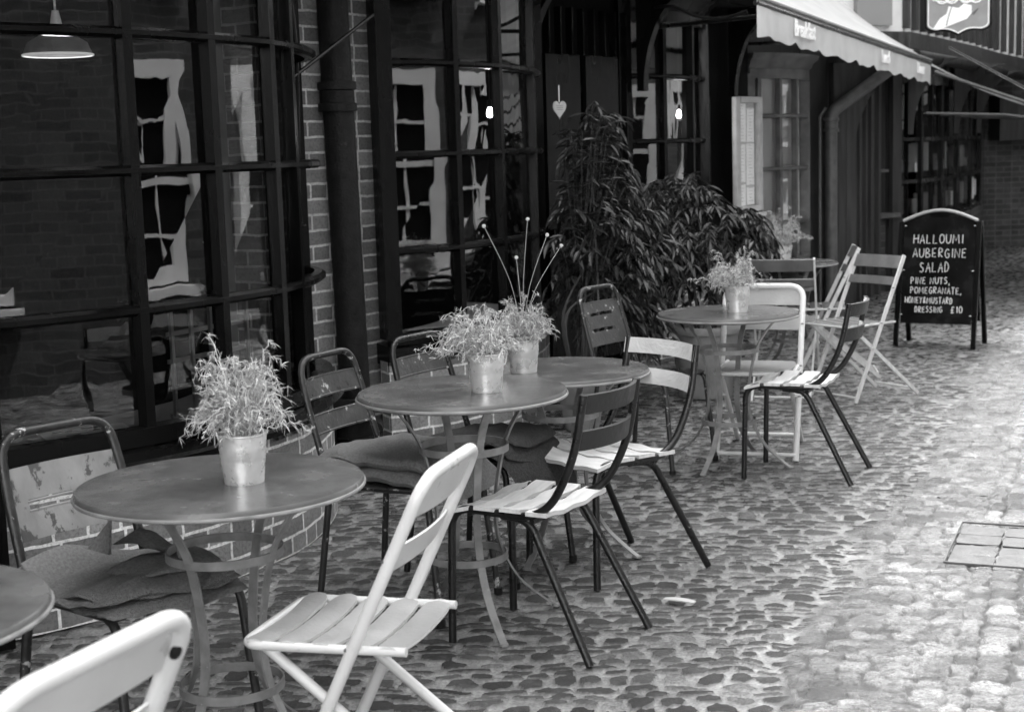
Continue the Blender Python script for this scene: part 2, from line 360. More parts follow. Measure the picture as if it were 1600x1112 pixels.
an = N(t, 'ShaderNodeAttribute', attribute_name='stone'); sx = N(t, 'ShaderNodeSeparateXYZ'); L(an.outputs['Vector'], sx.inputs[0])
tc = N(t, 'ShaderNodeTexCoord')
def mixc(fac, a, b, bt='MIX'):
    x = N(t, 'ShaderNodeMix', data_type='RGBA', blend_type=bt)
    for s_, v in ((0, fac), (6, a), (7, b)):
        if hasattr(v, 'is_output'): L(v, x.inputs[s_])
        else: x.inputs[s_].default_value = v if s_ == 0 else g(v)
    return x.outputs[2]
st1 = ramp(t, sx.outputs[1], [(0, .014), (.5, .042), (.85, .09), (1, .20)]); st2 = ramp(t, sx.outputs[1], [(0, .06), (.3, .13), (.8, .19), (1, .25)])
mo = mixc(sx.outputs[2], .25, .03); st = mixc(sx.outputs[2], st1.outputs[0], st2.outputs[0])
n1 = N(t, 'ShaderNodeTexNoise', Scale=1.6, Detail=5, Roughness=.6); L(tc.outputs['Object'], n1.inputs['Vector']); rn = ramp(t, n1.outputs[0], [(.3, .72), (.7, 1.2)])
n2 = N(t, 'ShaderNodeTexNoise', Scale=85, Detail=8, Roughness=.8); L(tc.outputs['Object'], n2.inputs['Vector']); rn2 = ramp(t, n2.outputs[0], [(.34, .35), (.5, 1), (.66, 1.7)])
c = mixc(sx.outputs[0], mo, st); n5 = N(t, 'ShaderNodeTexNoise', Scale=16, Detail=6, Roughness=.7); L(tc.outputs['Object'], n5.inputs['Vector']); rn5 = ramp(t, n5.outputs[0], [(.3, .5), (.5, 1), (.72, 1.45)]); c = mixc(1.0, c, rn5.outputs[0], 'MULTIPLY'); c = mixc(1.0, c, rn.outputs[0], 'MULTIPLY'); c = mixc(1.0, c, rn2.outputs[0], 'MULTIPLY'); L(c, p.inputs['Base Color'])
rr = ramp(t, sx.outputs[0], [(0, .6), (1, .24)]); L(rr.outputs[0], p.inputs['Roughness']); p.inputs['Specular IOR Level'].default_value = .75
bp = N(t, 'ShaderNodeBump', Strength=1.0, Distance=.008); L(n2.outputs[0], bp.inputs['Height']); L(bp.outputs[0], p.inputs['Normal'])
me.materials.append(gm); go = bpy.data.objects.new('cobbled_ground', me); COL.objects.link(go)
tag(go, kind='structure')
b = MB(); b.add([(-60, -60, -.035), (80, -60, -.035), (80, 120, -.035), (-60, 120, -.035)], [(0, 1, 2, 3)])
tag(b.build('ground', pm('far_ground', .11, .8, .3, 3, .5, 30)), kind='structure')

# ------------------------------------------------------------------ window builder
def ray_hit(curve, ratio):       # where the plan curve crosses the line x = ratio*y
    c = np.array(curve); f = c[:, 0]-ratio*c[:, 1]
    for i in range(len(c)-1):
        if f[i] <= 0 <= f[i+1] or f[i] >= 0 >= f[i+1]:
            k = f[i]/(f[i]-f[i+1]+1e-12); return i+k
    return None
def at_s(c, s): c = np.array(c); i = int(min(max(math.floor(s), 0), len(c)-2)); return c[i]+(c[i+1]-c[i])*(s-i)
def bow_window(parent, label, plan, cols, rows, ztop, base=None, base_mat=None, fmat='black_paint', sill=True, cornice=True, barw=.036, post=.08, extra_lean=True):
    """plan: smooth outer curve; cols: positions (curve parameter) of the glazing bars incl. both ends"""
    rnd = random.Random(len(plan)*7+int(rows[0]*100))
    fr = offs(plan, -.03); gl = offs(plan, -.045)
    wb = MB(); prof = [(-.02, -barw/2), (.012, -barw/2), (.026, -barw*.22), (.026, barw*.22), (.012, barw/2), (-.02, barw/2)]
    a, z_ = cols[0], cols[-1]
    def run(z):
        k = [a]+[i for i in range(len(fr)) if a < i < z_]+[z_]; return [(*at_s(fr, q), z) for q in k]
    for z in rows[1:-1]: wb.sweep(run(z), prof)
    for z, h in ((rows[0], .06), (ztop, .08)): wb.sweep(run(z), [(-.04, -h/2), (.035, -h/2), (.035, h/2), (-.04, h/2)])
    for n_, q in enumerate(cols):
        p0 = at_s(fr, q); tq = at_s(fr, min(q+.2, len(fr)-1))-at_s(fr, max(q-.2, 0)); an_ = math.atan2(tq[1], tq[0])
        w = post if n_ in (0, len(cols)-1) else barw
        d = .10 if n_ in (0, len(cols)-1) else .05
        wb.box((p0[0], p0[1], (rows[0]+ztop)/2), (w, d, ztop-rows[0]-.003), an_)
    f = wb.build('window', M[fmat], parent, 35)
    f['label'] = label
    gb = MB()
    lv = list(rows[:-1])+[ztop]
    for i in range(len(cols)-1):
        p0, p1 = at_s(gl, cols[i]), at_s(gl, cols[i+1])
        for j in range(len(lv)-1):
            nrm = np.array([p1[1]-p0[1], -(p1[0]-p0[0])]); nrm = nrm/np.linalg.norm(nrm)
            tl = [rnd.uniform(-.004, .004) for _ in range(4)]
            q = [(p0, lv[j], tl[0]), (p1, lv[j], tl[1]), (p1, lv[j+1], tl[2]), (p0, lv[j+1], tl[3])]
            gb.add([(pp[0]+nrm[0]*dd, pp[1]+nrm[1]*dd, zz) for pp, zz, dd in q], [(0, 1, 2, 3)])
    gb.build('glass', M['glass'], f, 0)
    if sill:
        s_ = MB(); s_.sweep([(*q, rows[0]-.055) for q in offs(plan, .0)], [(-.16, -.025), (.03, -.03), (.055, -.01), (.05, .018), (-.16, .03)])
        s_.sweep([(*q, rows[0]-.105) for q in offs(plan, -.02)], [(-.14, -.024), (.02, -.024), (.02, .024), (-.14, .024)])
        s_.build('sill', M['black_paint'], f, 35)
    if base:
        w_ = MB(); w_.wall(offs(plan, -.0), base[0], base[1], .11); w_.build('plinth', base_mat, f, 0)
    if cornice:
        c_ = MB(); c_.sweep([(*q, ztop+.10) for q in offs(plan, 0)], [(-.14, -.06), (.0, -.06), (.03, -.03), (.04, .0), (.08, .03), (.09, .06), (-.14, .06)])
        c_.build('cornice', M[fmat], f, 35)
    return f

cafe = tag(empty('shop_building', (-.8, 7, 0)), 'nearest café building with bow windows over brick plinths and a downpipe', 'building')
cafe.location = (0, 0, 0)
# plan curves
B1 = [tuple(q) for q in smooth_line([(-1.66, 4.62), (-1.406, 4.832), (-1.15, 5.10), (-.94, 5.44), (-.82, 5.72), (-.765, 6.15), (-.80, 6.5), (-.95, 6.82)], 5)]
B2 = [tuple(q) for q in smooth_line([(-.605, 7.33), (-.36, 7.48), (-.10, 7.80), (.10, 8.25), (.21, 8.75), (.22, 9.15), (.12, 9.48)], 5)]
B3 = [tuple(q) for q in smooth_line([(.80, 10.46), (1.02, 10.60), (1.26, 10.85), (1.44, 11.2), (1.53, 11.5), (1.50, 11.78)], 4)]
B4 = [tuple(q) for q in smooth_line([(1.99, 12.42), (2.2, 12.52), (2.44, 12.78), (2.60, 13.08), (2.65, 13.3), (2.62, 13.52)], 4)]
def cols_from(plan, ratios):
    f = offs(plan, -.03); r = []
    for q in ratios:
        h = ray_hit(f, q)
        if h is not None: r.append(h)
    return r
def rat(px): return (px-800)/2350*1.0
# (ratio x/depth for a glazing bar seen at eye level)
c1 = [.35]+cols_from(B1, [-.247, -.193, -.154])+[len(B1)-6-8.5, len(B1)-2]
c1 = sorted(c1)
f1 = bow_window(cafe, 'nearest bow window with wavy old panes and curved glazing bars', B1, c1, [.585, 1.01, 1.475, 1.925, 2.4], 2.4, (0, .47), M['brick_lit'])
c2 = sorted([.8]+cols_from(B2, [-.0331, -.0044, .0176])+[len(B2)-5])
f2 = bow_window(cafe, 'second bow window with bright bulb reflected in its panes', B2, c2, [.60, 1.03, 1.50, 1.945, 2.4], 2.4, (0, .49), M['brick_lit'])
c3 = sorted([.4]+cols_from(B3, [.1040, .1222])+[len(B3)-6])
f3 = bow_window(cafe, 'third bow window behind the leafy shrubs', B3, c3, [.62, 1.08, 1.54, 1.99, 2.4], 2.4, (0, .51), M['brick_lit'])
# curtain walls between the bows
for wl in ([(-4.3, -4), (-3.0, .5), (-1.69, 4.6)], [(.12, 9.5), (.80, 10.44)], [(1.50, 11.82), (1.98, 12.38)]): w = MB(); w.wall(wl, 0, 2.62, .2); w.build('timber_wall', M['dark_wood'], cafe, 0)
w = MB(); w.wall([(-1.10, 6.82), (-.58, 7.60)], 0, 2.62, .2); w.build('brick_pier', M['brick'], cafe, 0)
for (x, y) in ((-1.66, 4.60), (.10, 9.52), (.80, 10.42)): w = MB(); w.box((x, y, 1.3), (.10, .12, 2.6), .5); w.build('door_post', M['black_paint'], cafe, 30)
w = MB()
for k in range(9):      # door boards and rails in the recess between the second and third bow
    q = at_s([(.14, 9.5), (.83, 10.41)], k/9+.06); w.box((q[0]+.02, q[1]-.015, 1.2), (.012, .05, 2.4), .9)
w.build('boarding', M['black_paint'], cafe, 30)
w = MB(); q0 = (.20, 9.53); q1 = (.70, 10.21)
for z0, z1 in ((.12, .85), (1.0, 2.1)):
    for (s0, s1) in ((.0, .46), (.54, 1.0)):
        a_ = at_s([q0, q1], s0); b_ = at_s([q0, q1], s1); w.beam((a_[0]+.05, a_[1]-.035, (z0+z1)/2), (b_[0]+.05, b_[1]-.035, (z0+z1)/2), .03, z1-z0)
w.build('door', M['black_paint'], cafe, 30)
# storey above, jettied, with soffit and roof
JT = [(-3.8, -4), (-2.5, .5), (-1.15, 4.5), (-.35, 6.6), (.55, 8.6), (1.15, 10.1), (1.9, 11.5), (2.35, 12.35)]
BK = [(-7.5, -4), (-6.5, .5), (-5.2, 4.5), (-4.3, 6.6), (-3.4, 8.9), (-2.4, 11), (-1.4, 13.5), (-.6, 15)]
w = MB(); w.wall(JT, 2.62, 4.7, .2); w.build('upper_wall', M['plaster'], cafe, 0)
w = MB()
for k in range(46):
    q = at_s(JT, k*7/45.); w.box((q[0]+.005, q[1], 3.66), (.09, .12, 2.06), .45)
w.sweep([(*q, 2.66) for q in offs(JT, .012)], [(-.1, -.09), (.05, -.09), (.05, .09), (-.1, .09)])
w.build('timber_stud', M['dark_wood'], cafe, 30)
def slab(poly_a, poly_b, z0, z1):
    b = MB(); n = len(poly_a)
    for i in range(n-1):
        a, c_, d_, e_ = poly_a[i], poly_a[i+1], poly_b[i+1], poly_b[i]
        vs = [(a[0], a[1], z0), (c_[0], c_[1], z0), (d_[0], d_[1], z0), (e_[0], e_[1], z0)]; vs += [(x, y, z1) for x, y, _ in vs]
        b.add(vs, [(3, 2, 1, 0), (4, 5, 6, 7), (0, 1, 5, 4), (2, 3, 7, 6)]+([(3, 0, 4, 7)] if i == 0 else [])+([(1, 2, 6, 5)] if i == n-2 else []))
    return b
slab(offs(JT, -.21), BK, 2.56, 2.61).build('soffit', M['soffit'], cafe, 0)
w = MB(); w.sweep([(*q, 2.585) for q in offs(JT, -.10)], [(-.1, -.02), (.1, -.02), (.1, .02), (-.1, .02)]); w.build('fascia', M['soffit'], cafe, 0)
slab(offs(JT, .25), BK, 4.74, 4.86).build('roof', M['iron'], cafe, 0)
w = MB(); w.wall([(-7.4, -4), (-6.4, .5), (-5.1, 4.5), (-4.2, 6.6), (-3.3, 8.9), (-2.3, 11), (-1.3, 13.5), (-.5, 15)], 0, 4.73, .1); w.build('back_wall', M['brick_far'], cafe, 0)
# dark rooms behind the windows
RB = [(-5.0, 2.5), (-3.6, 5.5), (-2.6, 7.6), (-1.7, 9.6), (-.8, 11.6), (.2, 13.6)]
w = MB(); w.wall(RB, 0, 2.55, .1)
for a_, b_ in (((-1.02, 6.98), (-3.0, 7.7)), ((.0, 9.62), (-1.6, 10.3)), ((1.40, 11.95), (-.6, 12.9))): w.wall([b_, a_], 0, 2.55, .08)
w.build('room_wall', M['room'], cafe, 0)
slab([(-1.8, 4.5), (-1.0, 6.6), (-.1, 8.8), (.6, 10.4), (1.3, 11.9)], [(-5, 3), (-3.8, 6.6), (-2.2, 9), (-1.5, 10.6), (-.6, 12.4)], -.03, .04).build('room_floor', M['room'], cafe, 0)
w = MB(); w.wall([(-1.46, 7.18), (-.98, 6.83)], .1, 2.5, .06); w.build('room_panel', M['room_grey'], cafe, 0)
# downpipe on the pier
w = MB(); px_, py_ = -.775, 7.10
w.tube([(px_+.012, py_+.10, .24), (px_-.02, py_+.09, 2.6)], .074, 24); w.build('downpipe', M['iron'], cafe)
dp = [o for o in cafe.children if o.name.startswith('downpipe')][0]
w = MB()
w.tube([(px_-.012, py_+.09, z) for z in (1.712, 1.748, 1.752, 1.808, 1.812, 1.848)], [.093, .093, .082, .082, .093, .093], 24)
w.build('collar', M['iron'], dp)
w = MB(); w.tube([(px_+.0, py_+.10, .34), (px_+.0, py_+.10, .16), (px_, py_+.10, .155), (px_, py_+.10, .10), (px_+.03, py_+.06, .0)], [.10, .10, .115, .085, .085], 24)
w.build('pipe_shoe', M['iron'], dp)
w = MB(); w.tube([(px_-.11, py_+.02, .26), (px_-.11, py_+.02, .10)], .032, 14); w.tube([(px_+.12, py_-.02, .22), (px_+.12, py_-.10, .22)], .034, 16); w.box((px_, py_-.01, .30), (.22, .05, .10))
w.build('bracket', M['iron'], dp)
w = MB(); w.tube([(-.60, 7.17, 2.15), (-.93, 6.6, 1.83)], .009, 8); w.build('stay_rod', M['black_paint'], cafe)
w = MB(); w.tube(smooth_line([(-.96, 6.70, 2.5), (-.90, 6.66, 2.0), (-.92, 6.66, 1.3), (-.9, 6.66, 1.2)]), .012, 8); w.build('conduit', M['black_paint'], cafe)
# curved brackets under the jetty
def curved_bracket(parent, p, ang, z0, z1, reach, name='bracket', mat=None, th=.07):
    b = MB(); n = 14; vs = []; d = np.array([math.cos(ang), math.sin(ang)]); sd = np.array([-d[1], d[0]])*th/2
    for k in range(n+1):
        t = k/n*math.pi/2; ex = reach*(1-math.cos(t)); ez = z0+(z1-z0)*math.sin(t)
        for s_ in (-1, 1):
            vs.append((p[0]+sd[0]*s_, p[1]+sd[1]*s_, ez if k else z0)); vs.append((p[0]+d[0]*(ex+.05)+sd[0]*s_, p[1]+d[1]*(ex+.05)+sd[1]*s_, ez))
    fs = []
    for k in range(n):
        a = k*4; c_ = a+4; fs += [(a, a+1, c_+1, c_), (a+2, c_+2, c_+3, a+3), (a+1, a+3, c_+3, c_+1), (a, c_, c_+2, a+2)]
    fs += [(0, 2, 3, 1), (n*4, n*4+1, n*4+3, n*4+2)]
    b.add(vs, fs); return b.build(name, mat or M['black_paint'], parent, 30)
for p_, r_ in (((.92, 10.36), .42), ((.12, 9.45), .4), ((1.80, 12.12), .42)): curved_bracket(cafe, p_, -.55, 1.88, 2.55, r_)

# neighbouring shop: small bow, square rail, door, windows further on
shop = tag(empty('shop_building'), 'middle shop with small pale-reflecting bow window and grey downpipe beside chalkboard', 'building')
c4 = sorted([.3]+cols_from(B4, [.1665, .1800, .1905])+[len(B4)-4])
bow_window(shop, 'small bow window beside the menu case', B4, c4, [.50, .84, 1.29, 1.725, 2.07], 2.07, (0, .40), M['shop_wood'], 'frame_grey', barw=.036, post=.08)
w = MB(); w.wall([(2.63, 13.56), (2.95, 13.9), (3.42, 14.72)], 0, 2.62, .18)
w.build('timber_wall', M['shop_wood'], shop, 0)
w = MB(); w.wall([(1.99, 12.45), (2.62, 13.55)], 2.24, 2.62, .2); w.build('frieze', M['shop_wood'], shop, 0)
slab([(1.9, 12.2), (2.66, 13.3), (3.05, 13.9)], [(.5, 12.9), (.9, 14), (1.6, 14.6)], 2.63, 2.72).build('roof', M['iron'], shop, 0)
w = MB(); w.wall([(2.35, 12.36), (2.75, 13.2), (3.05, 13.94)], 2.73, 4.9, .2); w.build('upper_wall', M['plaster'], shop, 0)
w = MB(); w.wall(offs(B4, -.085)[1:-2], .5, 2.06, .01); w.build('pane_backing', M['pane_backing'], shop, 0)  # pale sheet added close behind the panes to brighten them
w = MB(); w.box((3.42, 14.15, 3.2), (.42, .06, 1.3), .49); w.build('shutter', M['room_grey'], far if 0 else shop, 0)
w = MB(); x_, y_ = 2.93, 13.66
w.tube(fillet([(x_, y_, 0), (x_, y_, 1.76), (x_+.55, y_+.15, 2.12)], .07), .055, 16); dp2 = w.build('downpipe', M['iron_grey'], shop)
w = MB()
w.tube([(x_, y_, 1.586), (x_, y_, 1.614), (x_, y_, 1.62), (x_, y_, 1.68), (x_, y_, 1.686), (x_, y_, 1.714)], [.072, .072, .062, .062, .072, .072], 16); w.build('collar', M['iron_grey'], dp2)
w = MB(); w.tube([(x_-.11, y_-.04, 0), (x_-.11, y_-.04, 1.72), (x_-.05, y_, 1.8)], .014, 8); w.build('conduit', M['iron_grey'], shop)
w = MB()
for (s_, wd) in ((.02, .10), (.34, .07), (.5, .05), (.66, .10), (.86, .08)):
    q = at_s([(3.02, 13.86), (3.62, 14.9)], s_); w.box((q[0]+.05, q[1]-.02, 1.15), (wd, .10, 2.3), 1.05)
w.box((3.07, 13.82, 1.1), (.26, .07, 2.2), .45)
w.build('door_post', M['shop_wood'], shop, 30)
curved_bracket(shop, (3.12, 13.88), .25, 1.3, 2.18, .62, th=.08, mat=M['shop_wood'])
w = MB(); w.wall([(3.44, 14.76), (3.80, 15.05)], 0, .72, .1); w.build('low_wall', M['brick_far'], shop, 0)
w = MB(); w.wall([(3.44, 14.76), (3.80, 15.05)], .77, 2.3, .06); w.build('shop_front', M['shop_wood'], shop, 0)
w = MB(); w.beam((3.44, 14.72, .76), (3.86, 15.02, .76), .14, .05); w.build('sill', M['iron_grey'], shop)
w = MB(); w.beam((3.50, 14.74, 1.2), (3.76, 14.95, 1.2), .04, .03); w.build('rail', M['iron_grey'], shop)
w = MB(); w.box((3.86, 15.0, 1.35), (.10, .03, .9), .6); w.build('jamb', M['case_wood'], shop)
JS = [(2.42, 12.5), (2.62, 12.75), (2.95, 12.6), (3.72, 12.85)]
# far shops: straight windows, dark fascia, studded white storey above
far = tag(empty('shop_building'), 'far shop row with dark shop windows under white panelled upper storey', 'building')
FW = [(3.84, 15.02), (4.22, 15.36), (4.62, 16.05), (5.05, 16.95), (5.5, 17.9), (5.95, 19.0), (6.35, 20.3)]
w = MB(); w.wall(FW, 0, .66, .15); w.build('low_wall', M['brick_far'], far, 0)
w = MB(); w.wall(FW, 2.05, 2.4, .15)
for s_ in (0, .5, 1, 1.5, 2, 3, 4, 5, 6):
    q = at_s(FW, s_); w.box((q[0]-.02, q[1], 1.36), (.10 if s_ == int(s_) else .03, .04, 1.42), 1.1)
for z in (.69, 1.08, 1.50): w.sweep([(*q, z) for q in offs(FW, -.02)], [(-.03, -.018), (.03, -.018), (.03, .018), (-.03, .018)])
w.build('window', M['black_paint'], far, 30)
wf = [o for o in far.children if o.name.startswith('window')][0]
w = MB()
for i in range(len(FW)-1):
    a_, b_ = offs(FW, -.07)[i], offs(FW, -.07)[i+1]; w.add([(*a_, .68), (*b_, .68), (*b_, 2.05), (*a_, 2.05)], [(0, 1, 2, 3)])
w.build('glass', M['glass'], wf, 0)
w = MB(); FR = [(q[0]-1.6, q[1]+.7) for q in FW]; w.wall(FR, 0, 2.4, .1)
w.build('room_wall', M['plaster'], far, 0)
for wl in ([(2.2, 15.74), (3.82, 15.04)], [(4.7, 21.05), (6.36, 20.35)]): w = MB(); w.wall(wl, 0, 2.44, .06); w.build('partition', M['room'], far, 0)
w = MB(); w.box((3.83, 15.03, 1.21), (.13, .13, 2.42), .6); w.build('door_post', M['shop_wood'], far, 0)
w = MB(); rnd = random.Random(5)
for k in range(44):
    q = at_s(offs(FW, -.16), rnd.uniform(.2, 5.8)); h = rnd.uniform(.08, .3); w = MB(); w.box((q[0], q[1], .75+h/2+rnd.choice([0, .42])), (rnd.uniform(.05, .2), rnd.uniform(.05, .2), h), rnd.uniform(0, 3)); w.build('window_display', M['paper'] if k % 3 else M['slat_mid'], far, 0)
JF = [(3.0, 13.95), (3.75, 14.35), (4.45, 15.6), (5.15, 16.9), (6.0, 18.6), (7.1, 20.6)]
w = MB(); w.wall(JF, 2.50, 4.9, .2); uw = w.build('upper_wall', M['plaster'], far, 0)
w = MB(); w.sweep([(*q, 2.42) for q in offs(JF, .02)], [(-.14, -.075), (.05, -.075), (.05, .075), (-.14, .075)])
rnd = random.Random(3)
for k in range(19):
    q = at_s(offs(JF[1:], .005), k*4/18.+.02); w.box((q[0], q[1], 3.7), (rnd.uniform(.06, .11), .10, 2.34), 1.03)
for k in range(2): w.sweep([(*q, 3.55+k*1.1) for q in offs(JF, .0)], [(-.05, -.06), (.045, -.06), (.045, .06), (-.05, .06)])
w.build('timber_stud', M['shop_wood'], far, 30)
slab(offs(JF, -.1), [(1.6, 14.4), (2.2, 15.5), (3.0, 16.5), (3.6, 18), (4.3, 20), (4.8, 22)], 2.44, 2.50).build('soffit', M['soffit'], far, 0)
slab(offs(JF, .2), [(1.6, 14.4), (2.2, 15.5), (3.0, 16.5), (3.6, 18), (4.3, 20), (4.8, 22)], 4.94, 5.05).build('roof', M['iron'], far, 0)
w = MB(); w.wall([(-.5, 14.9), (1.7, 14.8), (2.3, 15.6), (3.1, 16.6), (3.7, 18), (4.4, 20), (4.9, 22)], 0, 4.93, .1); w.build('back_wall', M['brick_far'], far, 0)
for p_ in ((4.0, 15.1), (4.9, 16.6), (5.7, 18.4)): curved_bracket(far, p_, -.1, 1.55, 2.28, .5, mat=M['shop_wood'])
w = MB(); w.tube([(q[0], q[1], 2.27) for q in offs(JF[1:], .12)], .06, 10); w.build('gutter', M['iron'], far)

endb = tag(empty('brick_building'), 'dark brick building closing the far end of the street', 'building')
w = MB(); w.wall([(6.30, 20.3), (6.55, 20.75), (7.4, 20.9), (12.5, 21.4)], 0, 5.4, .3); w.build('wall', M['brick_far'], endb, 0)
w = MB(); w.sweep([(6.6, 20.6, 1.75), (12.4, 21.2, 1.75)], [(-.1, -.3), (.25, -.3), (.25, .3), (-.1, .3)]); w.build('fascia', M['shop_wood'], endb, 0)
slab([(6.3, 20.1), (12.5, 21.2)], [(5, 25), (12, 26)], 5.42, 5.5).build('roof', M['iron'], endb, 0)

# opposite side of the street: pale brick fronts with white sash windows, seen mirrored in the bow windows
opp = tag(empty('brick_building'), 'pale brick building across the street with white sash windows', 'building')
def OX(y): return 2.75+.343*y
OP = [(OX(22), 22), (OX(-5), -5)]
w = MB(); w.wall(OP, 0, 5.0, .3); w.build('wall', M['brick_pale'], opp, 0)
slab([(OX(22)-.3, 22), (OX(-5)-.3, -5)], [(OX(22)+5, 22), (OX(-5)+5, -5)], 5.02, 5.12).build('roof', M['iron'], opp, 0)
for k, y in enumerate(np.arange(-3.6, 21, 1.85)):
    for zc, hh in ((1.45, 1.5), (3.75, 1.3)):
        an_ = math.atan2(1, .343); wd = .85
        def P(u, d, z): tx, ty = math.cos(an_), math.sin(an_); return (OX(y)+tx*u-ty*d, y+ty*u+tx*d, z)
        w = MB()
        for u in (-wd/2, wd/2): w.box(P(u, .03, zc), (.13, .10, hh+.12), an_)
        for z in (zc-hh/2, zc+hh/2): w.box(P(0, .03, z), (wd-.13, .10, .13), an_)
        for u in (-.12, .12): w.box(P(u, .02, zc), (.028, .04, hh-.13), an_)
        for z in (zc-hh*.25, zc, zc+hh*.25): w.box(P(0, .025, z), (wd-.13, .05, .05 if z == zc else .028), an_)
        f = w.build('window', M['white_paint'], opp, 30)
        w = MB(); w.box(P(0, .012, zc), (wd-.13, .012, hh-.13), an_); w.build('pane', M['room'], f, 0)
        w = MB(); w.box(P(0, .08, zc-hh/2-.12), (wd+.25, .16, .07), an_); w.build('sill', M['white_paint'], f, 0)

# ------------------------------------------------------------------ awnings, signs
aw = tag(empty('awning'), 'big pale canvas awning with lettered valance over the menu case', 'awning', 'awnings over the shop fronts')
FL, FRr = np.array([1.50, 9.05, 2.355]), np.array([4.05, 14.5, 2.235]); BL_, BR_ = np.array([.62, 9.9, 3.05]), np.array([3.22, 14.75, 3.0])
w = MB()
def cfn(u, v):
    p_ = (FL*(1-u)+FRr*u)*(1-v)+(BL_*(1-u)+BR_*u)*v; p_ = p_-np.array([0, 0, .05*math.sin(math.pi*v)*(1+.3*math.sin(u*22))]); return p_, (.4, -.3, 1)
w.sheet(cfn, np.linspace(0, 1, 45), np.linspace(0, 1, 9), .006); w.build('canopy', M['canvas'], aw)
w = MB(); vd = unit((FRr-FL)*np.array([1, 1, 0])); vn_ = np.array([vd[1], -vd[0], 0])
VN = 150; us = np.linspace(0, 1, VN)
def vfn(u, v):
    dep = .225+.006*math.cos(u*2*math.pi*17)-.02*abs(math.sin(u*math.pi*10))**6
    p_ = FL*(1-u)+FRr*u; return p_+np.array([0, 0, -dep*v])+vn_*(.008*math.sin(u*60)*v+.006), vn_
w.sheet(vfn, us, np.linspace(0, 1, 5), .004); w.build('valance', M['canvas'], aw)
w = MB(); w.tube([FL*(1-u)+FRr*u+vn_*.012 for u in np.linspace(0, 1, 30)], .013, 8); w.build('piping', M['canvas_edge'], aw)
w = MB(); w.tube([FL+(-.0, 0, -.03), FRr+(0, 0, -.03)], .018, 8)
for u in (.12, .5, .88): p_ = FL*(1-u)+FRr*u; q_ = BL_*(1-u)+BR_*u; w.tube([p_-vn_*.03+(0, 0, -.03), (q_[0], q_[1], 2.3)], .014, 8)
w.build('arm', M['black_steel'], aw)
def text_mesh(s, size, mat, name, parent, org, ux, uz, extr=.002, shear=0, xs=1):
    cu = bpy.data.curves.new('tmp', 'FONT'); cu.body = s; cu.size = size; cu.extrude = extr; cu.resolution_u = 3; cu.offset = size*.012; cu.shear = shear
    to = bpy.data.objects.new('tmp', cu); me = bpy.data.meshes.new_from_object(to); me.name = name; bpy.data.objects.remove(to); bpy.data.curves.remove(cu)
    ux = unit(np.array(ux, float)); uz = unit(np.array(uz, float)); un = np.cross(ux, uz)
    for v in me.vertices: c_ = v.co; v.co = Vector(np.array(org)+ux*c_.x*xs+uz*c_.y+un*c_.z)
    me.materials.append(mat); o = bpy.data.objects.new(name, me); COL.objects.link(o); o.parent = parent; return o
for s_, u, sz in (('Breakfast', .135, .15), ('Lunch', .60, .14), ('Dinner', .865, .14)):
    p_ = FL*(1-u)+FRr*u+np.array([0, 0, -.16])+vn_*.022; text_mesh(s_, sz, M['letter'], 'lettering', aw, p_, vd, (0, 0, 1), shear=.1)
aw2 = tag(empty('awning'), 'second awning further up the street, striped, seen almost edge-on', 'awning', 'awnings over the shop fronts')
w = MB(); a0, a1 = np.array([4.14, 14.2, 2.33]), np.array([5.6, 17.9, 2.33]); d0 = np.array([1.12, -.45, -.72])
w.sheet(lambda u, v: ((a0*(1-u)+a1*u)+d0*v, (.5, -.2, 1)), np.linspace(0, 1, 14), np.linspace(0, 1, 6), .008); w.build('canopy', M['canvas'], aw2)
for k in range(4):
    q = a0*(1-k/3)+a1*k/3; w = MB(); w.tube([q+(0, 0, .008), q+d0+(0, 0, .008)], .009, 6); w.build('stripe', M['slat_dark'], aw2)
w = MB(); w.tube([a0+d0+(0, 0, -.02), a1+d0+(0, 0, -.02)], .035, 10)
for k in range(4):
    q = a0*(1-k/3)+a1*k/3; e_ = q+d0; w.tube([(q[0]-.1, q[1]+.1, 2.12), (q[0]+.65, q[1]-.25, 1.80), e_], .016, 8); w.tube([(q[0]-.15, q[1]+.2, 1.74), (q[0]+.5, q[1]-.1, 1.70), e_+(0, 0, -.02)], .012, 8)
w.build('arm', M['iron_grey'], aw2)
w = MB(); w.tube(smooth_line([(4.05, 14.5, 2.2), (4.7, 15.2, 2.0), (5.35, 15.9, 1.85), (6.2, 17.4, 1.78)]), .010, 6)
tag(w.build('cable', M['white_steel']), 'thin pale cable strung from the big awning along the far shops', 'cable')
w = MB(); w.tube(smooth_line([(1.02, 10.2, 2.42), (1.12, 10.0, 2.40), (1.25, 9.9, 2.33), (1.40, 9.8, 2.30), (1.55, 9.7, 2.33)]), .012, 6)
tag(w.build('cable', M['iron']), 'dark sagging cable looped under the eaves left of the big awning', 'cable')

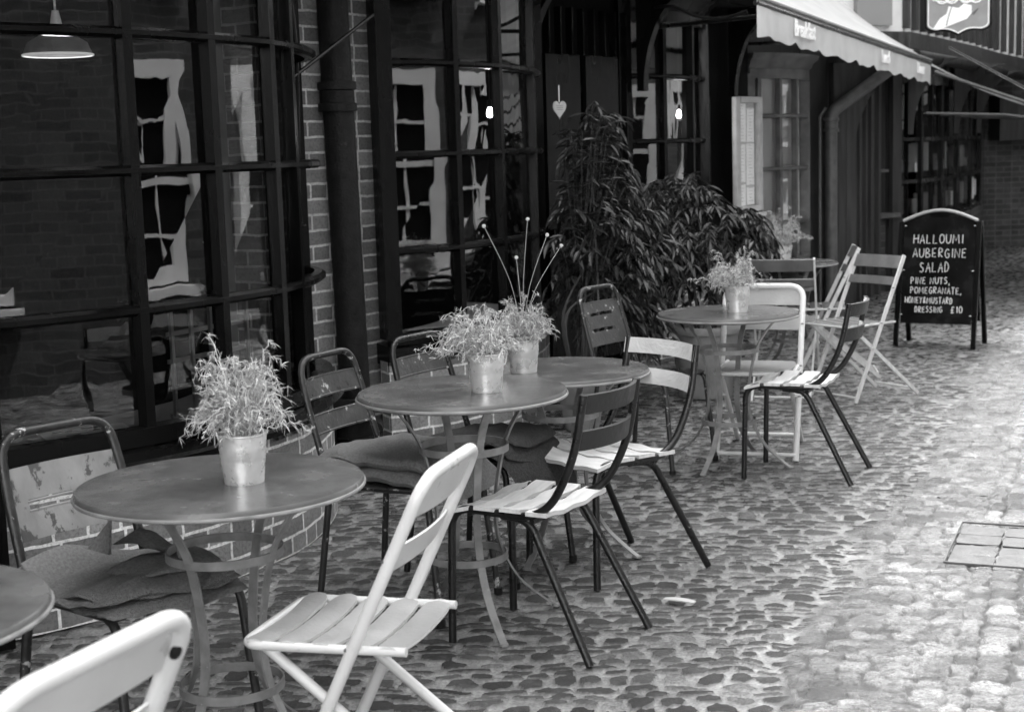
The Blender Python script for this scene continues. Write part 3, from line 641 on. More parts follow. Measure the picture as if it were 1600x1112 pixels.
# hanging shield sign
sg = tag(empty('hanging_sign', (4.31, 14.5, 2.46)), 'shield shaped hanging sign with pale scrolls above the awning', 'sign')
def shield(w_, h, n=10, inset=0):
    p_ = []; x = w_/2-inset; top = h-inset
    p_ += [(-x, top), (-x, .10+inset*.6)]
    for k in range(1, n): t_ = k/n*math.pi/2; p_.append((-x+.09*(1-math.cos(t_)), .10-.055*math.sin(t_)+inset*.6))
    for k in range(0, n+1): t_ = k/n; p_.append((-x+.09+(x-.09)*t_, .045-.04*t_*t_+.012*math.sin(t_*math.pi)+inset*.6))
    return p_+[(-a, b) for a, b in p_[::-1][1:]]
def prism(b, poly, y0, y1, mi=0):
    n = len(poly); vs = [(x, y0, z) for x, z in poly]+[(x, y1, z) for x, z in poly]
    b.add(vs, [tuple(range(n))[::-1] if False else tuple(range(n)), tuple(range(n, 2*n))[::-1]]+[(i, i+n, (i+1) % n+n, (i+1) % n) for i in range(n)], mi)
w = MB(); prism(w, shield(.60, .62), -.02, .02); w.build('board', M['sign_grey'], sg, 30)
w = MB(); sh = shield(.60, .62); w.tube([(x, -.022, z) for x, z in sh], .012, 6, closed=True); sh2 = shield(.60, .62, inset=.022); w.build('rim', M['black_paint'], sg)
w = MB(); w.tube([(x, -.024, z) for x, z in sh2], .007, 6, closed=True); w.build('inner_rim', M['paper'], sg)
w = MB(); poly = [(-.23, .07), (-.17, .16), (-.11, .20), (-.09, .27), (.0, .25), (.05, .29), (.12, .27), (.12, .20), (.08, .15), (.0, .12), (-.08, .09), (-.17, .06)]
prism(w, poly, -.030, -.021); w.tube(smooth_line([(-.06, -.032, .27), (-.09, -.032, .18), (-.11, -.032, .09)]), .004, 5, mi=1); w.tube([(.13, -.03, .19), (.18, -.03, .24)], [.012, .004], 6, mi=1)
w.build('emblem', [M['letter'], M['print']], sg)
w = MB()
for cx, sgn in ((-.16, 1), (-.05, -1), (.06, 1), (.17, -1)):
    w.tube([(cx+(.012+.006*k)*math.cos(k*.55)*sgn, -.028, .36+(.012+.006*k)*math.sin(k*.55)) for k in range(12)], .008, 6)
w.tube(smooth_line([(-.24, -.028, .33), (-.1, -.028, .31), (0, -.028, .33), (.1, -.028, .31), (.24, -.028, .36)]), .006, 5); w.build('scroll', M['letter'], sg)
w = MB(); w.tube([(-.22, 0, .6), (-.22, 0, .8)], .01, 6); w.tube([(.22, 0, .6), (.22, 0, .8)], .01, 6); w.tube([(-.42, .0, .8), (.35, 0, .8)], .018, 8); w.build('bracket', M['black_steel'], sg)
sg.rotation_euler = (0, 0, R(-6))
# menu case on the wall
mc = tag(empty('menu_case', (1.93, 12.10, .97)), 'tall pale menu case with white pages on the dark wall', 'menu case'); mc.rotation_euler = (0, 0, R(52))
w = MB(); wd, hh = .36, .90
for x in (-wd/2, wd/2): w.beam((x, 0, .0), (x, 0, hh), .045, .07)
for z in (.02, hh-.02): w.box((0, 0, z), (wd-.046, .068, .045))
w.box((0, .03, hh/2), (wd-.046, .01, hh-.08)); w.box((0, -.01, -.03), (wd+.06, .09, .03)); w.build('frame', M['case_wood'], mc, 30)
w = MB()
for (x, z, a, h) in ((-.07, .70, .14, .30), (.075, .68, .12, .27), (-.075, .38, .13, .30), (.07, .37, .13, .33), (-.07, .13, .12, .17), (.07, .12, .12, .14)): w.box((x, .018, z), (a, .004, h))
w.build('page', M['paper'], mc, 0)
w = MB(); rnd = random.Random(8)
for x in (-.075, .07):
    for k in range(30): w.box((x+rnd.uniform(-.01, .01), .0155, .08+k*.026), (rnd.uniform(.03, .09), .0015, .0020))
w.build('print', M['print'], mc, 0)
w = MB(); w.box((.205, .035, .42), (.035, .02, .98)); w.build('side_board', M['dark_wood'], mc, 0)
# heart plaque
w = MB(); poly = []
for k in range(40):
    t_ = k/40*2*math.pi; poly.append((.0026*16*math.sin(t_)**3*1.0, .0038*(13*math.cos(t_)-5*math.cos(2*t_)-2*math.cos(3*t_)-math.cos(4*t_))))
prism(w, poly, -.008, .008); hp = w.build('heart_plaque', M['heart'], None, 30, (.335, 9.30, 1.75)); hp.rotation_euler = (0, 0, R(12))
tag(hp, 'white heart shaped plaque hanging at the door beside second bow window', 'plaque')
w = MB(); w.tube([(0, 0, .04), (0, .0, .14)], .003, 5); w.build('string', M['paper'], hp)
w = MB(); rnd = random.Random(2)
for z in (.018, .006, -.006): w.box((0, -.0095, z), (.042, .002, .0035))
w.build('lettering', M['print'], hp, 0)

# ------------------------------------------------------------------ chalkboard
GL = {'H': [[(0, 0), (.05, 1)], [(.7, 0), (.72, 1)], [(-.05, .5), (.8, .55)]], 'A': [[(0, 0), (.35, 1), (.7, 0)], [(.1, .35), (.65, .38)]], 'L': [[(.05, 1), (.03, 0), (.6, .04)]],
      'O': [[(.35+.35*math.cos(t), .5+.5*math.sin(t)) for t in np.linspace(1.6, 7.9, 14)]], 'U': [[(0, 1), (.02, .35), (.2, .03), (.5, .05), (.68, .4), (.7, 1)]],
      'M': [[(0, 0), (.1, 1), (.42, .3), (.75, 1), (.85, 0)]], 'I': [[(.15, 0), (.15, 1)]], 'B': [[(.05, 0), (.05, 1), (.45, .95), (.5, .7), (.1, .52), (.55, .4), (.6, .1), (.05, 0)]],
      'E': [[(.55, 1), (.05, .95), (.05, .02), (.6, .03)], [(.05, .5), (.5, .52)]], 'R': [[(.05, 0), (.05, 1), (.5, .92), (.5, .6), (.08, .5), (.6, 0)]],
      'G': [[(.6, .85), (.35, 1), (.08, .75), (.03, .3), (.3, .0), (.6, .12), (.62, .45), (.35, .45)]], 'N': [[(0, 0), (.03, 1), (.6, 0), (.65, 1)]],
      'S': [[(.55, .88), (.3, 1), (.08, .8), (.2, .58), (.5, .42), (.55, .18), (.3, 0), (.02, .12)]], 'D': [[(.05, 0), (.05, 1), (.45, .85), (.6, .5), (.45, .12), (.05, 0)]],
      'P': [[(.05, 0), (.05, 1), (.5, .9), (.5, .58), (.08, .48)]], 'T': [[(-.02, 1), (.65, 1)], [(.32, 1), (.3, 0)]], 'Y': [[(0, 1), (.32, .5), (.62, 1)], [(.32, .5), (.25, 0)]],
      '&': [[(.6, .0), (.15, .65), (.3, 1), (.45, .75), (.05, .3), (.2, .0), (.6, .4)]], '£': [[(.6, .85), (.4, 1), (.22, .8), (.25, .1), (.0, .02), (.6, .05)], [(.0, .48), (.5, .5)]],
      '1': [[(.1, .8), (.25, 1), (.25, 0)]], '0': [[(.3+.28*math.cos(t), .5+.5*math.sin(t)) for t in np.linspace(1.6, 7.9, 14)]], ',': [[(.12, .1), (.02, -.22)]], ' ': []}
bd = tag(empty('chalkboard', (3.06, 10.81, 0), R(-30.6)), 'black arch-topped chalkboard on legs with handwritten salad menu', 'chalkboard')
TILT = math.atan2(.17, .96)
def Bp(x, z, d=0): return (x, .17*z/.96-d*math.cos(TILT), z+d*math.sin(TILT))   # a point on the leaning front face
w = MB(); n = 16; poly = [(-.255, .17)]+[(-.262+.524*k/n, .90+.075*math.sin(math.pi*k/n)) for k in range(n+1)]+[(.255, .17)]
vs = [Bp(x, z, .0) for x, z in poly]+[Bp(x, z, -.014) for x, z in poly]; m_ = len(poly)
w.add(vs, [tuple(range(m_))[::-1], tuple(range(m_, 2*m_))]+[(i, (i+1) % m_, (i+1) % m_+m_, i+m_) for i in range(m_)]); w.build('panel', M['board'], bd, 30)
w = MB(); vs = [(x, .345-y, z) for x, y, z in [Bp(x, z, -.0) for x, z in poly]]+[(x, .345-y, z) for x, y, z in [Bp(x, z, -.014) for x, z in poly]]
w.add(vs, [tuple(range(m_)), tuple(range(m_, 2*m_))[::-1]]+[(i, i+m_, (i+1) % m_+m_, (i+1) % m_) for i in range(m_)]); w.build('panel', M['board'], bd, 30)
for x in (-.28, .28):
    w = MB(); w.beam(Bp(x, 0), Bp(x, .90), .034, .034); w.build('leg', M['black_paint'], bd)
    w = MB(); a_, b_ = Bp(x, 0), Bp(x, .90); w.beam((a_[0], .355-a_[1], 0), (b_[0], .355-b_[1], .90), .034, .034); w.build('leg', M['black_paint'], bd)
w = MB(); w.tube([Bp(-.27+.54*k/20, .908+.075*math.sin(math.pi*k/20)) for k in range(21)], .012, 8); w.build('top_rim', M['slat_grey'], bd)
w = MB()
for x in (-.25, .25):
    for z in (.23, .55, .87): w.lathe([(0, .004), (.007, .003), (.008, 0)], Bp(x, z, .004), 8)
w.build('screw', M['paper'], bd)
w = MB(); rnd = random.Random(12)
for txt, x0, x1, z0, h in (('HALLOUMI', -.185, .185, .745, .062), ('AUBERGINE', -.185, .215, .645, .062), ('SALAD', -.13, .095, .54, .068), ('PINE NUTS,', -.19, .10, .455, .046),
                           ('POMEGRANATE,', -.19, .185, .385, .044), ('HONEY&MUSTARD', -.225, .125, .315, .042), ('DRESSING', -.15, .055, .25, .040), ('£10', .11, .205, .25, .044)):
    WD = {'M': 1.35, 'I': .5, ' ': .7, ',': .45, 'N': 1.1, '1': .6}; st_ = (x1-x0)/sum(WD.get(q_, 1) for q_ in txt); ox = x0-st_
    for k, ch in enumerate(txt):
        ox = ox+st_*(WD.get(txt[k-1], 1) if k else 1)
        for sk in GL[ch]:
            dz = rnd.uniform(-.003, .003); sc_ = st_*(1.15 if ch in 'MN' else 1.0)
            q = [Bp(ox+a*sc_, z0+dz+b_*h, .006) for a, b_ in sk]; q = smooth_line(q, 3) if ch in 'OUGS0&£BRDP' else q
            w.tube(q, .0027, 6)
w.build('lettering', M['chalk'], bd)

# ------------------------------------------------------------------ chairs
def lean_line(p0, p1, n=8): return [tuple(np.array(p0)*(1-k/n)+np.array(p1)*k/n) for k in range(n+1)]
def metal_chair(style, plate_mat, frame_mat, label, group):
    t = tag(empty('metal_chair'), label, 'chair', group)
    w = MB(); r = .0125 if style == 'slot' else .0115; hw = .175
    top = .835
    side = lambda s_: [(-.235, s_*.20, 0), (-.185, s_*hw, .42), (-.27, s_*hw*.95, .70)]
    pts = side(-1)+[(-.305, -hw*.88, top), (-.305, hw*.88, top)]+side(1)[::-1]
    w.tube(fillet(pts, [.04, .12, .07, .07, .12, .04], 7), r, 12); w.build('back_frame', frame_mat, t)
    for s_ in (-1, 1):
        w = MB(); w.tube(fillet([(-.19, s_*.172, .425), (.19, s_*.178, .430), (.235, s_*.195, 0)], .055, 8), .0115, 12); w.build('leg', frame_mat, t)
        w = MB(); w.lathe([(.0, -.002), (.015, -.002), (.015, .02), (.012, .022)], (.234, s_*.195, 0), 12); w.build('foot', M['iron'], t)
    def bf(u, v):      # u across -1..1, v height
        k = (v-.42)/(.835-.42); x = -.185-.12*k**.9-.018*(1-u*u); return (x, u*hw*.95, v), (1, 0, .25)
    if style == 'slot':
        us = list(np.linspace(-1, 1, 19)); vs = [.555, .58, .61, .632, .658, .68, .71, .745]
        w = MB(); w.sheet(bf, us, vs, .004, lambda i, j: (3 <= i <= 14 and j in (3,)))
        w.tube([bf(u, .628)[0] for u in np.linspace(-.68, .6, 12)], .004, 6); w.tube([bf(u, .652)[0] for u in np.linspace(-.68, .6, 12)], .004, 6)
    elif style == 'slats':
        w = MB()
        for z0, z1 in ((.70, .765), (.585, .645)):
            w.sheet(bf, list(np.linspace(-1, 1, 15)), list(np.linspace(z0, z1, 4)), .004)
            for z in (z0, z1): w.tube([bf(u, z)[0] for u in np.linspace(-1, 1, 14)], .0045, 6)
    else:
        w = MB(); w.sheet(bf, list(np.linspace(-1, 1, 19)), [.56, .60, .625, .64, .67, .70, .715, .74, .765], .004, lambda i, j: 4 <= i <= 13 and j in (2, 5))
        w.tube([bf(u, .765)[0] for u in np.linspace(-1, 1, 14)], .0045, 6)
    w.build('backrest', plate_mat, t)
    w = MB()
    def sf(u, v):
        rr_ = max(abs(u), abs(v)); e = 1-max(0, rr_-.86)/.14; k = .93+.07*min(1, 1.6-abs(u*v)); return (v*.20*k-.0, u*.19*k, .444-.012*(1-rr_**2)-(.012 if rr_ > .98 else 0)), (0, 0, 1)
    w.sheet(sf, np.linspace(-1, 1, 15), np.linspace(-1, 1, 15), .004); w.build('seat', plate_mat, t)
    w = MB(); w.tube([(-.13, -.18, .40), (-.13, .18, .40)], .008, 8); w.tube([(.15, -.178, .418), (.15, .178, .418)], .008, 8); w.build('seat_frame', frame_mat, t)
    return t
G1 = 'metal chairs along the café wall'
ch1 = place(metal_chair('slot', M['grey_plate'], M['dark_steel'], 'grey metal chair with worn slotted back, heaped wool blanket on its seat', G1), -.99, 3.75, -40); ch1.scale = (1, 1.06, .975)
ch2 = place(metal_chair('slats', M['dark_plate'], M['dark_steel'], 'dark metal chair with badly chipped paint between the two nearest tables', G1), -.37, 4.95, -28)
ch3 = place(metal_chair('slats', M['dark_plate'], M['black_steel'], 'dark metal chair carrying a dark draped blanket behind second table', G1), -.10, 5.36, -33)
ch4 = place(metal_chair('slots2', M['dark_plate'], M['dark_steel'], 'dark metal chair with two slots in its back before the shrub', G1), .66, 7.10, -38)

def slat_chair(label, group):
    t = tag(empty('slatted_chair'), label, 'chair', group)
    for s_ in (-1, 1):
        y = s_*.178
        w = MB(); w.tube(fillet([(.205, s_*.185, 0), (.195, y, .43), (-.13, y, .418), (-.235, y, .60), (-.27, y*.97, .80)], [.075, .10, .12], 8), .0125, 12); w.build('side_frame', M['black_steel'], t)
        w = MB(); w.tube(fillet([(.03, y*.86, .412), (-.07, y*.9, .408), (-.285, s_*.20, 0)], .07, 8), .0125, 12); w.build('leg', M['black_steel'], t)
    w = MB(); w.tube([(.13, -.178, .412), (.13, .178, .412)], .008, 8); w.tube([(-.08, -.165, .405), (-.08, .165, .405)], .009, 8); w.build('seat_frame', M['black_steel'], t)
    for k, x in enumerate((.163, .072, -.019, -.110)):
        w = MB(); dz = -.018 if k == 0 else 0
        def sf(u, v, x=x, dz=dz): return (x+v*.036, u*.192, .436+dz*(.5+.5*v)-.010*(1-u*u)+.003*math.sin(u*9+x*50)), (0, 0, 1)
        w.sheet(sf, np.linspace(-1, 1, 15), np.linspace(-1, 1, 5), .013); w.build('seat_slat', M['slat_light'], t)
    for z0, z1 in ((.742, .798), (.632, .690)):
        w = MB()
        def bf(u, v): k = (v-.6)/.2; return (-.225-.038*k-.048*(1-u*u), u*.178, v), (1, 0, .18)
        w.sheet(bf, np.linspace(-1, 1, 15), np.linspace(z0, z1, 5), .011, mi=0, mi_back=1); w.build('back_slat', [M['slat_light'], M['slat_dark']], t)
    return t
G2 = 'black slatted chairs on the street side'
sc0 = place(slat_chair('nearest black tubular chair with pale slatted seat, at second table', G2), .06, 4.56, 149)
sc1 = place(copy_tree(sc0), .325, 5.30, 214); sc1.scale = (1, 1.1, 1); sc1['label'] = 'black tubular chair showing the pale front of its back slats, behind the nearest one'
sc2 = place(copy_tree(sc0), 1.30, 6.77, 155); sc2['label'] = 'black slatted chair standing alone on the right before the white chair'

def folding_chair(label, group, frame, slat, thick=1.0, plate=False, ring=True):
    t = tag(empty('folding_chair'), label, 'chair', group); hw = .185; r = .0145*thick
    w = MB(); fl = 1.25 if thick >= 1 else 1.6
    a = (.13, -hw, 0); b_ = (-.262, -hw, .83); c_ = (-.262, hw, .83); d_ = (.13, hw, 0)
    if thick >= 1: w.tube(fillet([a, b_, c_, d_], .075, 10), r, 14, up=(1, 0, 0))
    else:
        for y in (-hw, hw): w.sweep([(.13, y, 0), (-.262, y, .83)], [(-.005, -.012), (.005, -.012), (.005, .012), (-.005, .012)], up=(1, 0, 0))
    w.build('back_frame', frame, t)
    w = MB()
    for s_ in (-1, 1):
        for z_ in (.30, .445, .645): w.lathe([(0, .006), (.006, .005), (.009, 0)], (.13-.392*z_/.83+r*.7, s_*(hw+r*.2), z_), 8)
    w.build('rivet', M['iron_grey'], t)
    for s_ in (-1, 1):
        w = MB(); y = s_*(hw-.028*thick)
        if thick >= 1: w.tube([(.14, y, .435), (-.40, y, 0)], r*.85, 12)
        else: w.sweep([(.14, y, .435), (-.40, y, 0)], [(-.005, -.011), (.005, -.011), (.005, .011), (-.005, .011)], up=(1, 0, 0))
        w.lathe([(0, .0), (.016, .0), (.016, .012), (0, .016)], (-.01, y+s_*.012, .30), 8); w.build('leg', frame, t)
    for x, k in ((.125, 0), (-.385, .03)): w = MB(); w.tube([(x, -hw+k, .03), (x, hw-k, .03)], r*.7, 8); w.build('stretcher', frame, t)
    w = MB()
    w.tube(fillet([(-.20, -hw+.012, .445), (.185, -hw+.006, .440), (.185, hw-.006, .440), (-.20, hw-.012, .445)], .05, 6), .0105*thick, 10); w.build('seat_frame', frame, t)
    if plate:
        w = MB()
        def pf(u, v): k = 1-.12*abs(u*v)**2; return (v*.185*k, u*.17*k, .452-.008*(1-max(abs(u), abs(v))**2)), (0, 0, 1)
        w.sheet(pf, np.linspace(-1, 1, 13), np.linspace(-1, 1, 13), .006); w.build('seat', slat, t)
    else:
        for x in (.152, .074, -.004, -.082, -.160):
            w = MB()
            def sf(u, v, x=x):
                e = 1-(abs(u)**10)*.45; return (x+v*.0335*e, u*.181, .452-.012*(1-u*u)+.004*v*v*0-.003*(v*v)), (0, 0, 1)
            w.sheet(sf, np.linspace(-1, 1, 21), np.linspace(-1, 1, 5), .007, mi=0, mi_back=1); w.build('seat_slat', [slat, frame], t)
    def bf(u, v):
        x = .13-.392*v/.83; return (x-.016*(1-u*u)+.004, u*(hw-.004), v), (1, 0, .45)
    for z0, z1 in (((.735, .818), (.615, .675)) if thick >= 1 else ((.755, .825), (.66, .705))):
        w = MB(); w.sheet(bf, np.linspace(-1, 1, 15), np.linspace(z0, z1, 5), .005 if thick >= 1 else .012); w.build('back_slat', slat if (plate or thick < 1) else frame, t)
    return t
G3 = 'folding chairs'
fc1 = place(folding_chair('white folding chair with grey seat slats, back turned at nearest table', G3, M['white_steel'], M['slat_grey']), -.39, 3.33, 164)
fc0 = place(folding_chair('blurred white folding chair at bottom left corner, rust spot on its rail', G3, M['white_steel'], M['slat_grey'], 1.15), -.835, 2.15, 157); fc0.scale = (1, 1.18, .985)
w = MB(); w.lathe([(0, .013), (.006, .011), (.0085, .006), (.009, 0), (.0085, -.006), (.006, -.011), (0, -.013)], (0, 0, 0), 14); ru = w.build('rust_spot', M['iron'], fc0); ru.location = (-.240, -.174, .762); ru.rotation_euler = (0, R(-25), 0); ru['label'] = 'dark rust spot on the back rail'
w1 = place(folding_chair('white tubular chair with grey seat behind the second furthest table', G3, M['white_steel'], M['slat_grey'], 1.0, True), 1.19, 7.20, 253); w1.scale = (1, 1.03, .965)
f1_ = folding_chair('pale thin folding chair facing away, in front of furthest table', G3, M['slat_light'], M['slat_mid'], .6); place(f1_, 1.67, 9.05, 74)
f2_ = place(copy_tree(f1_), 1.98, 9.72, 172); f2_['label'] = 'pale folding chair seen edge-on, right of furthest table'
f3_ = place(copy_tree(f1_), 1.99, 8.80, 212); f3_['label'] = 'pale folding chair with dark back slat, nearest the chalkboard'

# ------------------------------------------------------------------ tables
def table(label, rot, D=.70, legs=4, zs=1.0):
    t = tag(empty('round_table'), label, 'table', 'round café tables'); r = D/2
    w = MB(); w.lathe([(0, .722), (r-.012, .722), (r-.004, .7215), (r, .716), (r+.0015, .706), (r-.003, .699), (r-.010, .697), (r-.012, .703), (r-.05, .712), (0, .713)], n=96); w.build('table_top', M['table_top'], t, 50)
    w = MB(); w.tube([((r+.0005)*math.cos(a), (r+.0005)*math.sin(a), .7055) for a in np.linspace(0, 2*math.pi, 72, endpoint=False)], .0052, 8, closed=True); w.build('table_rim', M['table_leg'], t)
    for k in range(legs):
        a = rot+k*2*math.pi/legs; ca, sa = math.cos(a), math.sin(a)
        prof = smooth_line([(.255, .708), (.20, .65), (.145, .56), (.115, .45), (.10, .33), (.115, .22), (.175, .11), (.26, .035), (.305, .004)], 5)
        w = MB(); w.sweep([(q[0]*ca, q[0]*sa, q[1]) for q in prof], [(-.0125, -.003), (.0125, -.003), (.0125, .003), (-.0125, .003)], up=(ca, sa, .001)); w.build('leg', M['table_leg'], t)
        w = MB(); w.lathe([(0, 0), (.016, 0), (.015, .006), (0, .008)], (.305*ca, .305*sa, 0), 10); w.build('foot', M['table_leg'], t)
    for z, rr_ in ((.545, .142), (.205, .128)):
        w = MB(); w.sweep([(rr_*math.cos(a), rr_*math.sin(a), z) for a in np.linspace(0, 2*math.pi, 40, endpoint=False)], [(-.0025, -.011), (.0025, -.011), (.0025, .011), (-.0025, .011)], closed=True); w.build('brace', M['table_leg'], t)
    w = MB(); w.sweep(smooth_line([(-.24*math.cos(rot), -.24*math.sin(rot), .70), (0, 0, .703), (.24*math.cos(rot), .24*math.sin(rot), .70)]), [(-.02, -.003), (.02, -.003), (.02, .003), (-.02, .003)]); w.build('top_stay', M['table_leg'], t)
    return t
place(table('grey round table cut off by the left edge of the photo', .6), -1.20, 2.60, 0)
place(table('nearest whole round grey table, one zinc pot of herbs on it', -.45), -.724, 3.62, 0)
tb = place(table('second grey table, zinc pot at its middle, beside black slatted chair', -1.2, .67), -.163, 4.74, 0); tb.scale = (1, 1, 1.042)
tb = place(table('third grey table half hidden behind the second one', -.5, .67), .175, 5.56, 0); tb.scale = (1, 1, .958)
place(table('grey table with trailing herb pot in front of the white chair', -.55, .66), 1.021, 7.038, 0)
place(table('furthest round table by the small bow window', .3, .60), 1.87, 9.95, 0)

# ------------------------------------------------------------------ zinc pots with wiry herbs
def herb_pot(label, seed, r0=.048, r1=.060, h=.122, n=120, spread=.16, tall=.17, droop=.5, stalks=(), side=0):
    rnd = random.Random(seed); t = tag(empty('potted_herb'), label, 'potted plant', 'zinc pots of herbs on the tables')
    w = MB(); pr = [(0, .002), (r0-.002, .002), (r0, 0), (r0+.001, .006)]
    for k in range(1, 9):
        z = h*k/9; rr_ = r0+(r1-r0)*k/9; pr += [(rr_-.0002, z-.004), (rr_+(.0012 if k in (5, 6) else 0), z)]
    pr += [(r1, h-.006), (r1+.003, h-.003), (r1+.003, h), (r1, h+.001), (r1-.003, h-.002), (r1-.006, h-.02), (0, h-.02)]
    w.lathe(pr, n=40)
    w.build('bucket', M['zinc'], t, 30)
    w = MB(); w.lathe([(0, h-.010), (r1-.004, h-.014)], n=20); w.build('soil', M['soil'], t)
    w = MB(); hd = rnd.uniform(0, 6); w.tube([((r1+.004)*math.cos(hd)+.0*k, (r1+.004)*math.sin(hd), h-.02) if 0 else ((r1+.006)*math.cos(hd+.35*math.sin(k)), (r1+.006)*math.sin(hd+.35*math.sin(k)), h-.012+.022*math.cos(k)) for k in np.linspace(0, 2*math.pi, 14)], .0016, 5); w.build('handle', M['zinc'], t)
    w = MB()
    def leafq(p_, d, L_, wd):
        d = unit(d); s_ = unit(np.cross(d, np.array([rnd.uniform(-1, 1), rnd.uniform(-1, 1), rnd.uniform(-1, 1)])))
        e = p_+d*L_+np.array([0, 0, -L_*.15]); m1 = p_+d*L_*.5
        w.add([p_-s_*wd*.3, p_+s_*wd*.3, m1+s_*wd*.5, m1-s_*wd*.5, e], [(0, 1, 2, 3), (3, 2, 4)])
    for k in range(n):
        a = rnd.uniform(0, 2*math.pi); el = rnd.uniform(.05, 1) ; out = spread*(1-el*.55)*rnd.uniform(.5, 1.1); up_ = tall*(.25+.75*el)*rnd.uniform(.6, 1.15)
        cx = math.cos(a)*out+side*rnd.uniform(0, .06); cy = math.sin(a)*out
        b0 = np.array([math.cos(a)*r1*.6*rnd.random(), math.sin(a)*r1*.6*rnd.random(), h-.02])
        dr = rnd.uniform(0, droop)
        P_ = [b0, b0+np.array([cx*.35, cy*.35, up_*.6]), b0+np.array([cx*.75, cy*.75, up_*(1-.3*dr)]), b0+np.array([cx*1.1, cy*1.1, up_*(1.05-1.3*dr)])]
        P_ = smooth_line(P_, 5); P_ = [q+np.array([rnd.uniform(-1, 1), rnd.uniform(-1, 1), rnd.uniform(-1, 1)])*.007 for q in P_]
        w.tube(P_, [.0014-.0008*i/len(P_) for i in range(len(P_))], 3)
        for i in range(4, len(P_)-1):
            tg = unit(P_[i+1]-P_[i])
            for _ in range(4):
                if rnd.random() < .8: leafq(P_[i], tg*.7+np.array([rnd.uniform(-1, 1), rnd.uniform(-1, 1), rnd.uniform(-.6, .9)])*.8, rnd.uniform(.008, .028), .0021)
    w.build('foliage', M['herb'], t, 0)
    for (dx, dy, hz) in stalks:
        w = MB(); q = smooth_line([(0, 0, h), (dx*.3, dy*.3, h+hz*.5), (dx, dy, h+hz)], 6); w.tube(q, .0011, 4); w.build('flower_stalk', M['herb'], t)
        fs_ = t.children[-1]; w = MB(); c_ = np.array(q[-1])
        for _ in range(26):
            d = unit(np.array([rnd.gauss(0, 1), rnd.gauss(0, 1), rnd.gauss(0, 1)])); w.tube([c_, c_+d*.007], [.0015, .0021], 4)
        w.build('flower_head', M['flower'], fs_)
    return t
place(herb_pot('zinc pot with bushy silvery herb on the nearest whole table', 11, n=150, spread=.135, tall=.25, droop=.75), -.662, 3.60, 20, .722)
place(herb_pot('zinc pot with feathery herb spilling leftwards on the second table', 22, n=140, spread=.15, tall=.17, droop=.8, side=-1), -.083, 4.70, 0, .7525)
place(herb_pot('zinc pot with tall round-headed flower stalks on the third table', 33, n=120, spread=.12, tall=.18, droop=.6, stalks=((-.13, 0, .42), (.03, 0, .44), (.10, .02, .38), (.15, 0, .34), (-.015, .03, .30))), .042, 5.50, 0, .692)
place(herb_pot('zinc pot with curly trailing herb on the table by white chair', 44, n=105, spread=.135, tall=.20, droop=.95, side=-.8), 1.065, 7.03, 0, .722)
place(herb_pot('small zinc pot with thin herb on the furthest table', 55, n=80, spread=.2, tall=.26, droop=.5, r0=.055, r1=.068, h=.11), 1.80, 9.92, 0, .722)

